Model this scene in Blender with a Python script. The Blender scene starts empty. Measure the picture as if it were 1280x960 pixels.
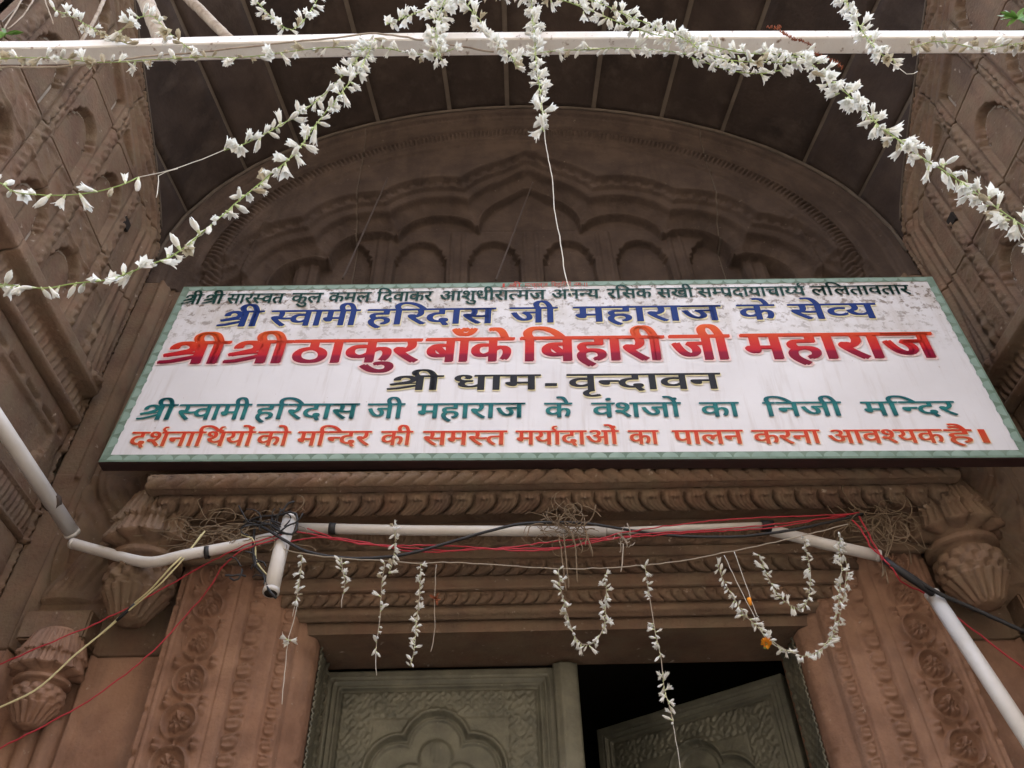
import bpy, bmesh, math, random
import numpy as np
from mathutils import Vector, Matrix
random.seed(7)
S = bpy.context.scene
C = S.collection
PI = math.pi
# ---------------------------------------------------------------- camera
def setup_camera():
    p, y, r = .7637, .0275, -.0319
    cp, sp, cy, sy = math.cos(p), math.sin(p), math.cos(y), math.sin(y)
    F = Vector((sy*cp, cy*cp, sp)); R = Vector((cy, -sy, 0)); U = R.cross(F)
    R2 = R*math.cos(r) + U*math.sin(r); U2 = -R*math.sin(r) + U*math.cos(r)
    cd = bpy.data.cameras.new("camera"); cd.sensor_width = 36; cd.lens = 36*1004.26/1280
    cd.clip_start = .05; cd.clip_end = 2000
    co = bpy.data.objects.new("camera", cd); C.objects.link(co)
    co.matrix_world = Matrix(((R2.x, U2.x, -F.x, -.1735), (R2.y, U2.y, -F.y, -2.0869), (R2.z, U2.z, -F.z, 1.6), (0, 0, 0, 1)))
    S.camera = co
setup_camera()
# ---------------------------------------------------------------- sky and sun
W = bpy.data.worlds.new("World"); S.world = W; W.use_nodes = True
wn = W.node_tree.nodes; wl = W.node_tree.links
sky = wn.new("ShaderNodeTexSky"); sky.sky_type = 'NISHITA'; sky.sun_disc = False
SUN_EL, SUN_AZ = math.radians(58), math.radians(25)      # azimuth from +Y (behind the building) towards +X
sky.sun_elevation = SUN_EL; sky.sun_rotation = SUN_AZ
sky.air_density = 1.0; sky.dust_density = 3.0
hz = wn.new('ShaderNodeHueSaturation'); hz.inputs['Saturation'].default_value = .52; hz.inputs['Value'].default_value = 1.0   # thin bright overcast
wl.new(sky.outputs[0], hz.inputs['Color']); wl.new(hz.outputs[0], wn["Background"].inputs[0]); wn["Background"].inputs[1].default_value = .13
sun = bpy.data.lights.new("sun", 'SUN'); sun.energy = .9; sun.angle = math.radians(12); sun.color = (1, .95, .86)
so = bpy.data.objects.new("sun", sun); C.objects.link(so)
sd = Vector((math.sin(SUN_AZ)*math.cos(SUN_EL), math.cos(SUN_AZ)*math.cos(SUN_EL), math.sin(SUN_EL)))
so.rotation_euler = (-sd).to_track_quat('-Z', 'Y').to_euler()
S.view_settings.view_transform = 'Standard'; S.view_settings.look = 'None'
S.view_settings.exposure = 3.82; S.view_settings.gamma = 1
S.cycles.max_bounces = 8; S.cycles.diffuse_bounces = 5
# ---------------------------------------------------------------- materials
def mat(name, base, rough=.8, var=None, vscale=3.0, bump=0, bscale=60, spec=.3, spots=None, sscale=25, sth=.62, metallic=0, coord='POS', vth=(.35, .7), objvar=0, streak=None):
    m = bpy.data.materials.new(name); m.use_nodes = True
    n = m.node_tree.nodes; l = m.node_tree.links; b = n["Principled BSDF"]
    b.inputs['Roughness'].default_value = rough; b.inputs['Specular IOR Level'].default_value = spec*(.5 if rough > .8 else 1)
    b.inputs['Metallic'].default_value = metallic
    if coord == 'POS':
        g = n.new("ShaderNodeNewGeometry"); vec = g.outputs['Position']
    else:
        g = n.new("ShaderNodeTexCoord"); vec = g.outputs['Object']
    col = None
    rgb = n.new("ShaderNodeRGB"); rgb.outputs[0].default_value = (*base, 1); col = rgb.outputs[0]
    def mixin(col, other, scale, lo, hi, detail=6, fac=1.0, rough_=.6):
        t = n.new("ShaderNodeTexNoise"); t.inputs['Scale'].default_value = scale; t.inputs['Detail'].default_value = detail; t.inputs['Roughness'].default_value = rough_
        l.new(vec, t.inputs['Vector'])
        r = n.new("ShaderNodeMapRange"); r.inputs[1].default_value = lo; r.inputs[2].default_value = hi; r.inputs[4].default_value = fac
        l.new(t.outputs[0], r.inputs[0])
        x = n.new("ShaderNodeMix"); x.data_type = 'RGBA'; l.new(r.outputs[0], x.inputs[0]); l.new(col, x.inputs[6]); x.inputs[7].default_value = (*other, 1)
        return x.outputs[2]
    if var: 
        for i, v in enumerate(var): col = mixin(col, v, vscale*(1+1.7*i), vth[0], vth[1], fac=.8)
    if objvar:
        oi = n.new("ShaderNodeObjectInfo"); r = n.new("ShaderNodeMapRange"); r.inputs[3].default_value = 1-objvar; r.inputs[4].default_value = 1+objvar; l.new(oi.outputs['Random'], r.inputs[0])
        hs = n.new("ShaderNodeHueSaturation"); l.new(r.outputs[0], hs.inputs['Value']); l.new(col, hs.inputs['Color']); col = hs.outputs[0]
    if streak:      # rain-washed vertical stains in the stone itself
        mp = n.new("ShaderNodeMapping"); mp.inputs['Scale'].default_value = (1, 1, .16); l.new(vec, mp.inputs[0]); vec0 = vec; vec = mp.outputs[0]
        col = mixin(col, streak, 9, .52, .70, detail=5, fac=.55); vec = vec0
    if spots: col = mixin(col, spots, sscale, sth, sth+.1, detail=4)
    l.new(col, b.inputs['Base Color'])
    if bump:
        t = n.new("ShaderNodeTexNoise"); t.inputs['Scale'].default_value = bscale; t.inputs['Detail'].default_value = 6; l.new(vec, t.inputs['Vector'])
        bp = n.new("ShaderNodeBump"); bp.inputs['Strength'].default_value = bump; bp.inputs['Distance'].default_value = .004
        l.new(t.outputs[0], bp.inputs['Height']); l.new(bp.outputs[0], b.inputs['Normal'])
    return m
M = {}
M['stone'] = mat("red_sandstone", (.165, .098, .066), .9, [(.255, .168, .115), (.085, .053, .041), (.17, .130, .088)], 2.4, .9, 80, .2, (.38, .31, .25), 34, .66, objvar=.14, streak=(.12, .085, .068))
M['stone_jamb'] = mat("red_sandstone_rubbed", (.272, .154, .104), .85, [(.36, .225, .155), (.155, .086, .060)], 3.2, .8, 85, .25, (.42, .34, .28), 40, .68, objvar=.08, streak=(.17, .11, .085))
M['stone_vault_shade'] = mat("vault_shade_sandstone", (.048, .036, .031), .95, [(.072, .052, .043), (.030, .023, .021)], 2.4, .7, 60, .1, objvar=.18, streak=(.085, .065, .053))  # shade under the vault put into a darker base colour
M['stone_upper_shade'] = mat('shade_darkened_sandstone', (.092, .067, .055), .95, [(.115, .082, .064), (.048, .035, .030)], 2.6, .8, 70, .15, (.17, .14, .115), 40, .68, objvar=.1, streak=(.04, .03, .026))  # base colour darkened to carry the shade of the tympanum recess
M['mortar'] = mat("lime_mortar", (.36, .31, .26), .95, [(.25, .21, .17)], 9, .6, 90, .1)
M['mortar_dark'] = mat('grimy_mortar', (.13, .105, .085), .95, [(.075, .06, .05)], 9, .6, 90, .1)
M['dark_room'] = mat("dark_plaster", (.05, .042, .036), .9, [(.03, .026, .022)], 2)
M['paving'] = mat("paving_stone", (.17, .15, .13), .9, [(.12, .11, .09), (.21, .19, .16)], 1.2, .4, 20)
M['door'] = mat("embossed_metal", (.15, .148, .112), .5, [(.24, .23, .17), (.09, .09, .07)], 6, .5, 90, .45, (.28, .27, .2), 45, .66, metallic=.25)
M['pvc'] = mat("grey_white_pvc", (.62, .60, .58), .45, [(.50, .47, .43)], 8, .1, 40, .4, (.28, .24, .2), 60, .70)
M['hollow_shade'] = mat("painted_hollow_shade", (.03, .025, .022), .9)  # near-black colour painted for the shade inside pipes and sockets
M['bar'] = mat("white_painted_metal", (.82, .81, .80), .5, [(.66, .61, .56)], 7, .3, 60, .4, (.25, .17, .12), 42, .60)
M['black'] = mat("black_rubber", (.018, .018, .02), .5, None, 3, .1, 80, .4)
M['red_wire'] = mat("red_plastic_wire", (.40, .03, .045), .5)
M['yellow_wire'] = mat("pale_yellow_wire", (.55, .50, .28), .6)
M['twine'] = mat("dry_twine", (.23, .175, .12), .95, [(.14, .10, .07)], 30)
M['thread'] = mat("white_cotton_thread", (.62, .60, .55), .9)
M['old_thread'] = mat("aged_cotton_thread", (.38, .33, .27), .9)
M['petal'] = mat("white_petal", (.86, .86, .84), .6, None, 3, 0, 60, .3)
M['petal_base'] = mat("greenish_flower_tube", (.55, .62, .36), .6)
M['faded'] = mat("faded_petal", (.58, .53, .42), .7, [(.42, .34, .22)], 60)
M['stem_green'] = mat("green_stem", (.26, .36, .10), .6)
M['leaf_green'] = mat("fresh_green_leaf", (.09, .20, .035), .5, [(.15, .28, .06)], 40)
M['marigold'] = mat("orange_marigold", (.80, .26, .02), .7, [(.70, .40, .03)], 60)
M['dry_brown'] = mat("dry_brown_petal", (.24, .07, .03), .8)
M['wood'] = mat("weathered_stick", (.36, .30, .24), .9, [(.18, .13, .10), (.50, .45, .38)], 14, .8, 70, .2)
M['sign_edge'] = mat("dark_maroon_frame", (.045, .02, .02), .6, [(.03, .02, .018)], 8)
M['steel_wire'] = mat("rusty_wire", (.07, .05, .04), .8)
# translucent petals
for k in ('petal', 'faded'):
    n = M[k].node_tree.nodes; l = M[k].node_tree.links; b = n["Principled BSDF"]
    tr = n.new("ShaderNodeBsdfTranslucent"); tr.inputs[0].default_value = (.86, .87, .80, 1) if k == 'petal' else (.5, .45, .3, 1)
    mx = n.new("ShaderNodeMixShader"); mx.inputs[0].default_value = .35
    l.new(b.outputs[0], mx.inputs[1]); l.new(tr.outputs[0], mx.inputs[2]); l.new(mx.outputs[0], n["Material Output"].inputs[0])

# ---------------------------------------------------------------- helpers
def put(o, parent=None, kind=None):
    C.objects.link(o)
    if parent: o.parent = parent
    if kind: o["kind"] = kind
    return o
def empty(name, label, cat, group=None, loc=(0, 0, 0)):
    o = bpy.data.objects.new(name, None); o.location = loc; o.empty_display_size = .1
    o["label"] = label; o["category"] = cat
    if group: o["group"] = group
    return put(o)
def tag(o, label, cat, group=None):
    o["label"] = label; o["category"] = cat
    if group: o["group"] = group
    return o
def fromdata(name, vs, fs, m, parent=None, smooth=False):
    me = bpy.data.meshes.new(name); me.from_pydata([tuple(v) for v in vs], [], fs)
    for x in (m if isinstance(m, (list, tuple)) else [m]): me.materials.append(x)
    if smooth: me.shade_smooth()
    me.update()
    return put(bpy.data.objects.new(name, me), parent)
def gridmesh(name, P, m, parent=None, smooth=True, flip=False):
    """P: (nv, nu, 3) array of points -> one sheet"""
    nv, nu = P.shape[:2]
    idx = np.arange(nv*nu).reshape(nv, nu)
    q = np.stack([idx[:-1, :-1], idx[:-1, 1:], idx[1:, 1:], idx[1:, :-1]], -1).reshape(-1, 4)
    if flip: q = q[:, ::-1]
    me = bpy.data.meshes.new(name)
    me.vertices.add(nv*nu); me.vertices.foreach_set("co", P.reshape(-1).astype(np.float32))
    me.loops.add(q.size); me.loops.foreach_set("vertex_index", q.reshape(-1).astype(np.int32))
    me.polygons.add(len(q)); me.polygons.foreach_set("loop_start", np.arange(0, q.size, 4, dtype=np.int32))
    me.polygons.foreach_set("loop_total", np.full(len(q), 4, dtype=np.int32))
    me.update(calc_edges=True); me.validate()
    me.materials.append(m)
    if smooth: me.shade_smooth()
    return put(bpy.data.objects.new(name, me), parent)
def patch(name, s0, s1, t0, t1, step, pos, hfun, m, parent=None, skirt=.03, flip=False, smooth=True):
    """carved relief: height hfun(s, t) over a rectangle, set in space by pos(s, t, h); edges turned back by skirt"""
    ns = max(2, int(round((s1-s0)/step))+1); nt = max(2, int(round((t1-t0)/step))+1)
    s = np.linspace(s0, s1, ns); t = np.linspace(t0, t1, nt)
    s = np.concatenate([[s0], s, [s1]]); t = np.concatenate([[t0], t, [t1]])
    Sg, Tg = np.meshgrid(s, t)
    H = hfun(Sg, Tg)*np.ones_like(Sg)
    if skirt:
        H[0, :] -= skirt; H[-1, :] -= skirt; H[1:-1, 0] -= skirt; H[1:-1, -1] -= skirt
    P = np.stack(pos(Sg, Tg, H), -1)
    return gridmesh(name, P, m, parent, smooth, flip)
def sm(x, a, b):
    t = np.clip((x-a)/(b-a), 0, 1); return t*t*(3-2*t)
def box(name, a, b, m, parent=None, bev=0):
    x0, y0, z0 = a; x1, y1, z1 = b
    vs = [(x0, y0, z0), (x1, y0, z0), (x1, y1, z0), (x0, y1, z0), (x0, y0, z1), (x1, y0, z1), (x1, y1, z1), (x0, y1, z1)]
    fs = [(0, 3, 2, 1), (4, 5, 6, 7), (0, 1, 5, 4), (1, 2, 6, 5), (2, 3, 7, 6), (3, 0, 4, 7)]
    if bev:
        bm = bmesh.new(); bv = [bm.verts.new(v) for v in vs]
        for f in fs: bm.faces.new([bv[i] for i in f])
        bmesh.ops.bevel(bm, geom=bm.edges[:], offset=bev, segments=2, affect='EDGES')
        me = bpy.data.meshes.new(name); bm.to_mesh(me); bm.free(); me.materials.append(m)
        return put(bpy.data.objects.new(name, me), parent)
    return fromdata(name, vs, fs, m, parent)
def resample(pts, step):
    """smooth curve through the points, cut in even steps"""
    P = [Vector(p) for p in pts]
    if len(P) == 2: Q = [P[0].lerp(P[1], i/20) for i in range(21)]
    else:
        E = [P[0]*2-P[1]] + P + [P[-1]*2-P[-2]]; Q = []
        for i in range(1, len(E)-2):
            a, b, c, d = E[i-1:i+3]
            for k in range(12):
                t = k/12
                Q.append(.5*((2*b) + (c-a)*t + (2*a-5*b+4*c-d)*t*t + (3*b-a-3*c+d)*t**3))
        Q.append(P[-1])
    out = [Q[0]]; acc = 0
    for a, b in zip(Q, Q[1:]):
        L = (b-a).length
        while acc + L >= step and L > 1e-9:
            a = a.lerp(b, (step-acc)/L); out.append(a); L = (b-a).length; acc = 0
        acc += L
    if (out[-1]-Q[-1]).length > step*.3 or len(out) < 2: out.append(Q[-1])
    return out
def tube_data(pts, r, seg=8, cap=True, jitter=0, step=.02, straight=False):
    Q = [Vector(p) for p in pts] if straight else resample(pts, step)
    n = len(Q); vs = []; fs = []
    up = Vector((.13, .37, .92)); 
    for i, q in enumerate(Q):
        d = (Q[min(i+1, n-1)]-Q[max(i-1, 0)]).normalized()
        a = d.cross(up)
        if a.length < .05: a = d.cross(Vector((1, 0, 0)))
        a.normalize(); b = d.cross(a)
        rr = r[0]+(r[1]-r[0])*i/(n-1) if isinstance(r, tuple) else r
        j = Vector((random.uniform(-1, 1), random.uniform(-1, 1), random.uniform(-1, 1)))*jitter
        for k in range(seg):
            an = 2*PI*k/seg; vs.append(q + j + (a*math.cos(an)+b*math.sin(an))*rr)
    for i in range(n-1):
        for k in range(seg):
            fs.append((i*seg+k, i*seg+(k+1) % seg, (i+1)*seg+(k+1) % seg, (i+1)*seg+k))
    if cap: fs.append(tuple(range(seg))[::-1]); fs.append(tuple((n-1)*seg+k for k in range(seg)))
    return vs, fs
def tube(name, pts, r, m, parent=None, **k):
    vs, fs = tube_data(pts, r, **k); return fromdata(name, vs, fs, m, parent, smooth=True)
def join(ds):
    V = []; F = []
    for vs, fs in ds:
        b = len(V); V += list(vs); F += [tuple(i+b for i in f) for f in fs]
    return V, F
def wall_xz(y0, sx=1):                     # facing the street: height towards -Y
    return lambda s, t, h: (sx*s, y0-h, t)

# ================================================================ ground
patchg = fromdata("ground", [(-400, -400, 0), (400, -400, 0), (400, 400, 0), (-400, 400, 0)], [(0, 1, 2, 3)], M['paving']); patchg["kind"] = "structure"

# ================================================================ the carved gateway
G = empty("temple_gateway", "carved red sandstone temple gateway with a vaulted niche and panelled double door", "gateway")
R_A, R_B, ZS, DEPTH = 1.6, 1.30, 4.35, 1.12
def vault_pt(th, d, off=0.0):
    k = 1 + (.12+.35*np.sin(th)**2)*d/1.5 + off/1.45
    return R_A*k*np.cos(th), -d + 0*th, ZS + R_B*k*np.sin(th)
def rib_z(d):
    lo, hi = 0.0, 1.2
    for _ in range(40):
        m_ = (lo+hi)/2
        if vault_pt(m_, d)[0] > R_A: lo = m_
        else: hi = m_
    return float(vault_pt((lo+hi)/2, d)[2])
RIB = [(0.0, z) for z in np.linspace(2.2, 4.42, 90)] + [(d, max(4.42, rib_z(d))) for d in np.linspace(.01, 1.3, 70)]
RIBA = np.array(RIB)
RIBL = np.concatenate([[0], np.cumsum(np.hypot(*np.diff(RIBA, axis=0).T))])
def rib_dist(d, z):
    """distance from the corner line that turns into the vault rib, and the length along it"""
    sh = d.shape; p = np.stack([d.ravel(), z.ravel()], -1)
    best = np.full(len(p), 9.0); al = np.zeros(len(p))
    for i in range(len(RIBA)):
        q = np.hypot(p[:, 0]-RIBA[i, 0], p[:, 1]-RIBA[i, 1]); w = q < best
        best[w] = q[w]; al[w] = RIBL[i]
    # refine along direction
    return best.reshape(sh), (al.reshape(sh))

# ---- relief patterns (all real height)
def leaf_band(s, t, H, P=.065, A=.012, shear=.55, mirror=True):
    u = t/H
    ph = np.abs(s)/P if mirror else s/P
    ph = ph + shear*(u-.5) + .30*np.sin(PI*u)
    fr = ph-np.floor(ph)
    groove = np.minimum(fr, 1-fr)
    body = sm(groove, .0, .12)*(.62+.38*np.sin(PI*fr))-.35*(1-sm(groove, 0, .07))
    vein = .30*np.abs(np.sin(PI*(fr*5.0+.9*u)))**.6
    top = .80+.13*np.sin(PI*fr)
    edge = sm(u, .0, .10)*(1-sm(u, top, top+.06))
    curl = .55*np.exp(-(((fr-.55)/.22)**2+((u-top+.10)/.09)**2))
    return A*edge*(body*(.95-.30+vein)+curl*body)
def rope_band(s, t, H, P=.022, A=.006, shear=1.0):
    u = t/H; ph = s/P+shear*u; fr = ph-np.floor(ph)
    return A*1.35*sm(np.minimum(fr, 1-fr), 0, .3)*np.clip(np.sin(PI*np.clip(u, 0, 1)), 0, 1)**.35
def tooth_band(s, t, H, P=.034, A=.007):
    u = t/H; fr = s/P-np.floor(s/P)
    lobe = sm(.36+.0*u, 0, 1)*0 + (1-sm(np.hypot((fr-.45)/.42, (u-.62)/.5), .75, 1.05))
    line = (1-sm(np.abs(fr-.95+.25*u), .03, .09))*(u > .1)
    return A*1.5*(lobe*(.8+.2*np.sin(fr*14))+line*.6)
def vine_band(s, t, Wd, P=.1065, A=.016):
    """scroll of rings with a palmette in each; s runs down the strip, t across 0..Wd"""
    k = np.floor(s/P); fs_ = (s/P-k-.5)*P; c = t-Wd/2
    odd = np.where(np.mod(k, 2) == 0, 1., -1.)
    r = np.hypot(fs_, c); th = np.arctan2(c*odd, fs_)
    R0 = .043+.0022*np.sin(k*2.7); th = th+.35*np.sin(k*1.9)
    ring = np.exp(-((r-R0)/.0036)**2)*(1-.9*np.exp(-((th-2.3)/.35)**2))
    n5 = .029*(.50+.50*np.abs(np.cos(1.5*th))**.7)
    pal = (1-sm(r, n5*.8, n5*1.15))*(.70+.35*np.cos(9*th))*(1-.9*(np.hypot(r*np.cos(th)-.013, r*np.sin(th)-.010) < .0042))
    stalk = np.exp(-((c-odd*.010*np.sin(fs_/P*2*PI))/.004)**2)*(r > R0-.004)*.7
    corner = np.exp(-(((np.abs(fs_)-P/2+.008)/.008)**2+((np.abs(c)-Wd/2+.016)/.009)**2))
    leaf = np.exp(-(((fs_-odd*.03)/.014)**2+((c*odd+.046)/.009)**2))*.8
    return A*np.clip(np.maximum.reduce([ring, pal*.95, stalk, corner, leaf]), 0, 1.1)
def cusp_niche(u, v, w, v0, vs, vt):
    """1 inside a cusped pointed niche centred on u=0"""
    inside = ((np.abs(u) < w/2) & (v > v0) & (v < vs)).astype(float)
    H = vt-vs; a = w/2
    # foliated outline: pointed arch with scallops
    tt = np.clip((v-vs)/H, 0, 1)
    half = a*np.sqrt(np.clip(1-tt**1.7, 0, 1)) * (1-.12*np.abs(np.cos(tt*PI*3.0))) + .0
    soft = np.maximum(inside, ((v >= vs) & (v < vt) & (np.abs(u) < half)).astype(float))
    return soft
def blur(h, n=1):
    for _ in range(n):
        p = np.pad(h, 1, mode='edge')
        h = (p[1:-1, 1:-1]*2+p[:-2, 1:-1]+p[2:, 1:-1]+p[1:-1, :-2]+p[1:-1, 2:])/6
    return h
def noise2(s, t, sc, seed=0):
    rg = np.random.RandomState(seed); o = 0
    for i in range(6):
        a = rg.uniform(0, 2*PI); f_ = sc*(.6+rg.rand()*1.4); o = o+np.sin((s*math.cos(a)+t*math.sin(a))*f_+rg.uniform(0, 6))
    return o/6

# ---- side walls: niches in rows, a cornice band, vertical mouldings turning into the vault rib
def side_h(d, z):
    h = np.zeros_like(d)
    e, al = rib_dist(d, z)
    # niches, pitch .257
    k = np.round((d-.405)/.257); u = d-(.405+.257*k)
    n1 = cusp_niche(u, z, .158, 3.62, 3.74, 3.835)
    n2 = cusp_niche(u, z, .158, 4.035, 4.19, 4.295)
    n3 = cusp_niche(u, z, .158, 4.47, 4.62, 4.73)
    ok = (k >= 0) & (e > .20)
    h -= .026*np.where(ok, np.maximum.reduce([n1, n2, n3]), 0)
    def ol(v0, vs, vt): return cusp_niche(u, z, .170, v0-.007, vs, vt+.010)-cusp_niche(u, z, .152, v0+.004, vs, vt-.004)
    h -= .034*np.where(ok, np.clip(np.maximum.reduce([ol(3.62, 3.74, 3.835), ol(4.035, 4.19, 4.295), ol(4.47, 4.62, 4.73)]), 0, 1), 0)
    fr = ((np.abs(np.abs(u)-.098) < .0045) & (e > .19) & (z > 3.6)).astype(float)
    h -= .011*fr
    orn = np.exp(-((np.abs(u)-.128)/.012)**2)*(.5+.5*np.sin(z*120)*np.sin(d*150+z*40))*(z > 3.6)*(e > .2)
    h += .014*orn
    lat = np.abs(u)-.128
    h += .007*((np.abs(lat) < .022) & (z > 3.60) & (e > .2))*np.clip(np.cos(lat*190+3*np.sin(z*62)), 0, 1)
    h += .009*((z > 3.86) & (z < 3.985) & (e > .19))*np.clip(np.sin(d*73+2*np.sin(z*60))*np.cos((z-3.92)*44), 0, 1)
    h += .006*((np.abs(z-3.865) < .006) | (np.abs(z-3.990) < .006))*(e > .19)
    # arris mouldings by distance from the corner / rib
    h += .012*((e > .012) & (e < .022)) - .010*((e >= .022) & (e < .030))
    up = z > 3.56
    h += rope_band(al, e-.032, .062, .026, .013)*((e > .032) & (e < .094))*up
    h += .010*((e > .098) & (e < .106))*up - .009*((e > .118) & (e < .126))*up + .006*((e > .140) & (e < .150))*up - .008*((e > .160) & (e < .168))*up
    # carved baluster in the corner
    bal = np.exp(-((e-.150)/.030)**2)*((z > 3.60) & (z < 4.2))
    h += .014*bal*(.5+.5*np.sin(z*95))*(z < 3.78) + .008*bal*(z >= 3.78)*(.6+.4*np.cos((e-.15)*300))
    # cornice band
    cb = (d > .03)
    h += cb*(.030*sm(z, 3.395, 3.405)*(1-sm(z, 3.425, 3.432)) + .042*sm(z, 3.525, 3.535)*(1-sm(z, 3.585, 3.595)))
    h += cb*((z > 3.43) & (z < 3.525))*(-.012+rope_band(d, z-3.43, .095, .030, .014, .8))
    # panel under the cornice
    sl = ((np.abs(z-3.335) < .008) & (np.mod(d, .115) < .085) & (d > .06)).astype(float)
    h -= .014*sl
    kk = np.round((d-.28)/.42); uu = d-(.28+.42*kk)
    pn = cusp_niche(uu, 3.31-z+.0, .36, 0.0, .07, .19)*(z < 3.305)
    h -= .012*pn*(z > 3.1)
    h += .014*((z > 3.055) & (z < 3.068))+.014*((z > 2.955) & (z < 2.967))
    h += ((z > 2.968) & (z < 3.054))*rope_band(d, z-2.968, .086, .024, .009, .7)
    h += .008*np.sin(d*70)*np.sin(z*80)*((z > 2.72) & (z < 2.93) & (d > .1))*(.5+.5*np.sin(d*23+z*31))
    rz = np.interp(d, RIBA[90:, 0], RIBA[90:, 1])
    h = np.where((z > rz-.004) & (z > 4.40), -.030, h)
    return blur(h, 1) + .0012*noise2(d, z, 16, 3)+.0008*noise2(d, z, 230, 44)
courses = [(2.2, 2.948), (2.955, 3.394), (3.40, 4.004), (4.012, 4.42), (4.428, 4.95), (4.958, 5.35)]
for sx in (-1, 1):
    for ci, (z0, z1) in enumerate(courses):
        cuts = [(.0, .66), (.667, DEPTH)] if ci in (2,) else ([(.0, .534), (.541, DEPTH)] if ci % 2 == 0 else [(.0, .79), (.797, DEPTH)])
        for a, b in cuts:
            patch("wall_stone", a, b, z0, z1, .0055, lambda s, t, h, sx=sx: (sx*(1.6-h), -s, t), side_h, M['stone'], G, skirt=.032, flip=(sx > 0))
    fromdata("mortar_bed", [(sx*1.634, .05, 0), (sx*1.634, -DEPTH, 0), (sx*1.634, -DEPTH, 5.35), (sx*1.634, .05, 5.35)], [(0, 1, 2, 3)], M['mortar'], G)
    box("lower_side_wall", (min(sx*1.6, sx*1.9), -DEPTH, 0), (max(sx*1.6, sx*1.9), 0, 2.195), M['stone'], G)

# ---- vault of wedge stones over the niche
th_edges = [0.02]
arclen = lambda a, b: math.hypot(R_A*(math.cos(b)-math.cos(a)), R_B*(math.sin(b)-math.sin(a)))
mids = [i for i in range(13)]
TH = np.linspace(0, PI, 2000); L = np.concatenate([[0], np.cumsum(np.hypot(np.diff(R_A*np.cos(TH)), np.diff(R_B*np.sin(TH))))])
NV = 12
cut_th = [float(np.interp(L[-1]*(i+.12)/NV, L, TH)) for i in range(NV)]
cut_th = [0.0]+[t_+.03*math.sin(i_*4.1) for i_, t_ in enumerate(cut_th[1:])]+[PI]
for i in range(len(cut_th)-1):
    g = .0075
    a = cut_th[i]+(g if i else 0); b = cut_th[i+1]-(g if i < len(cut_th)-2 else 0)
    ncut = [(0.0, DEPTH)] if i % 2 else [(0.0, DEPTH)]
    for d0, d1 in ncut:
        def pos(s, t, h):
            x, y, z = vault_pt(s, t, -h); return x, y, z
        patch("vault_stone", a, b, d0, d1, .03, pos, lambda s, t: .0025*noise2(s*3, t*3, 6, 5), M['stone_vault_shade'], G, skirt=.012)
gridmesh("vault_mortar", np.stack(vault_pt(*np.meshgrid(np.linspace(0, PI, 80), np.linspace(0, DEPTH, 12)), off=.006), -1), M['mortar_dark'], G)

# ---- lunette wall with the many-cusped blind arch
LOB = [(0.0, 4.83, .262, 1)]      # centre x, centre z, radius, pointed
for x_, z_, r_ in ((.425, 4.70, .212), (.735, 4.59, .195), (.985, 4.40, .19), (1.15, 4.18, .17)):
    LOB += [(x_, z_, r_, 0), (-x_, z_, r_, 0)]
def lun_h(x, z):
    """depth behind the rim plane, positive = further in"""
    q = np.sqrt((x/R_A)**2+(np.maximum(z-ZS, 0)/R_B)**2)
    q = np.where(z > ZS, q, np.abs(x)/R_A)
    D = np.zeros_like(x)
    D += .035*sm(1-q, .030, .036)                                  # rim fillet
    D += .022*sm(1-q, .10, .104)
    al = np.arctan2(z-ZS, np.abs(x))*1.4
    inb = ((1-q) > .108) & ((1-q) < .150)
    D -= inb*rope_band(al, (1-q)-.108, .042, .026, .016, .6)
    D -= .014*(((1-q) > .196) & ((1-q) < .204))*(z > 4.3)
    D -= .010*(((1-q) > .153) & ((1-q) < .158))
    D -= .012*(((1-q) > .036) & ((1-q) < .044))
    # shells of the lobes
    sh = np.zeros_like(x); 
    for cx, cz, r, pt in LOB:
        dx = x-cx; dz = z-cz
        if pt: rho = np.hypot(dx, dz) - .055*np.exp(-(dx/.07)**2)*(dz > 0) + .02*(1-np.exp(-(dx/.12)**2))
        else: rho = np.hypot(dx, dz)
        rho = np.where(dz < -.02, np.maximum(np.abs(dx), 0), rho)
        ang = np.arctan2(dx, np.maximum(dz, .001))
        w = .165
        f_ = np.clip((r+w-rho)/w, 0, 1)
        st = .028*sm(f_, .0, .05) + .020*sm(f_, .22, .26) + .030*sm(f_, .46, .51) + .060*f_**1.5
        st = st + .008*np.abs(np.sin(ang*9))*sm(f_, .52, .60)*(1-sm(f_, .88, .94)) + .008*(np.sin(ang*34) > 0)*((f_ > .06) & (f_ < .19)) - .020*np.exp(-((f_-.955)/.04)**2)
        st = np.where(rho < r, .165, st)*(f_ > 0)
        sh = np.maximum(sh, st)
    D = D+sh
    # small cusped niches on the recessed wall
    wallz = (sh >= .1649)
    xx = np.abs(x); k = np.round((xx-.175)/.345); u = xx-(.175+.345*k)
    n_ = cusp_niche(u, z, .235, 4.0, 4.62, 4.76)
    D += wallz*(.038*n_ + .006*(np.abs(z-4.84) < .004) - .008*((np.abs(np.abs(u)-.148) < .010) & (z < 4.83)))
    # spandrel scrolls
    sp = (~wallz) & (sh < .005) & ((1-q) > .17)
    D -= sp*.012*np.clip(np.sin(x*60+np.sin(z*50)*1.5)*np.sin(z*60+np.sin(x*45)), 0, 1)*(np.exp(-((z-5.22)/.09)**2-(x/.12)**2)+.8*np.exp(-((np.abs(x)-1.2)/.16)**2-((z-4.62)/.12)**2))
    return D
def lunpos(s, t, h):
    return s, h+.0, t
xs = np.linspace(-1.6, 1.6, 560); zs = np.linspace(3.0, 5.68, 440)
Xg, Zg = np.meshgrid(xs, zs)
def lunette(name, x0, x1, z0, z1):
    patch(name, x0, x1, z0, z1, .0046, lambda s, t, h: (s, h, t), lambda s, t: blur(lun_h(s, t), 1)+.0008*noise2(s, t, 20, 9), M['stone_upper_shade'], G, skirt=-.05)
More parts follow.
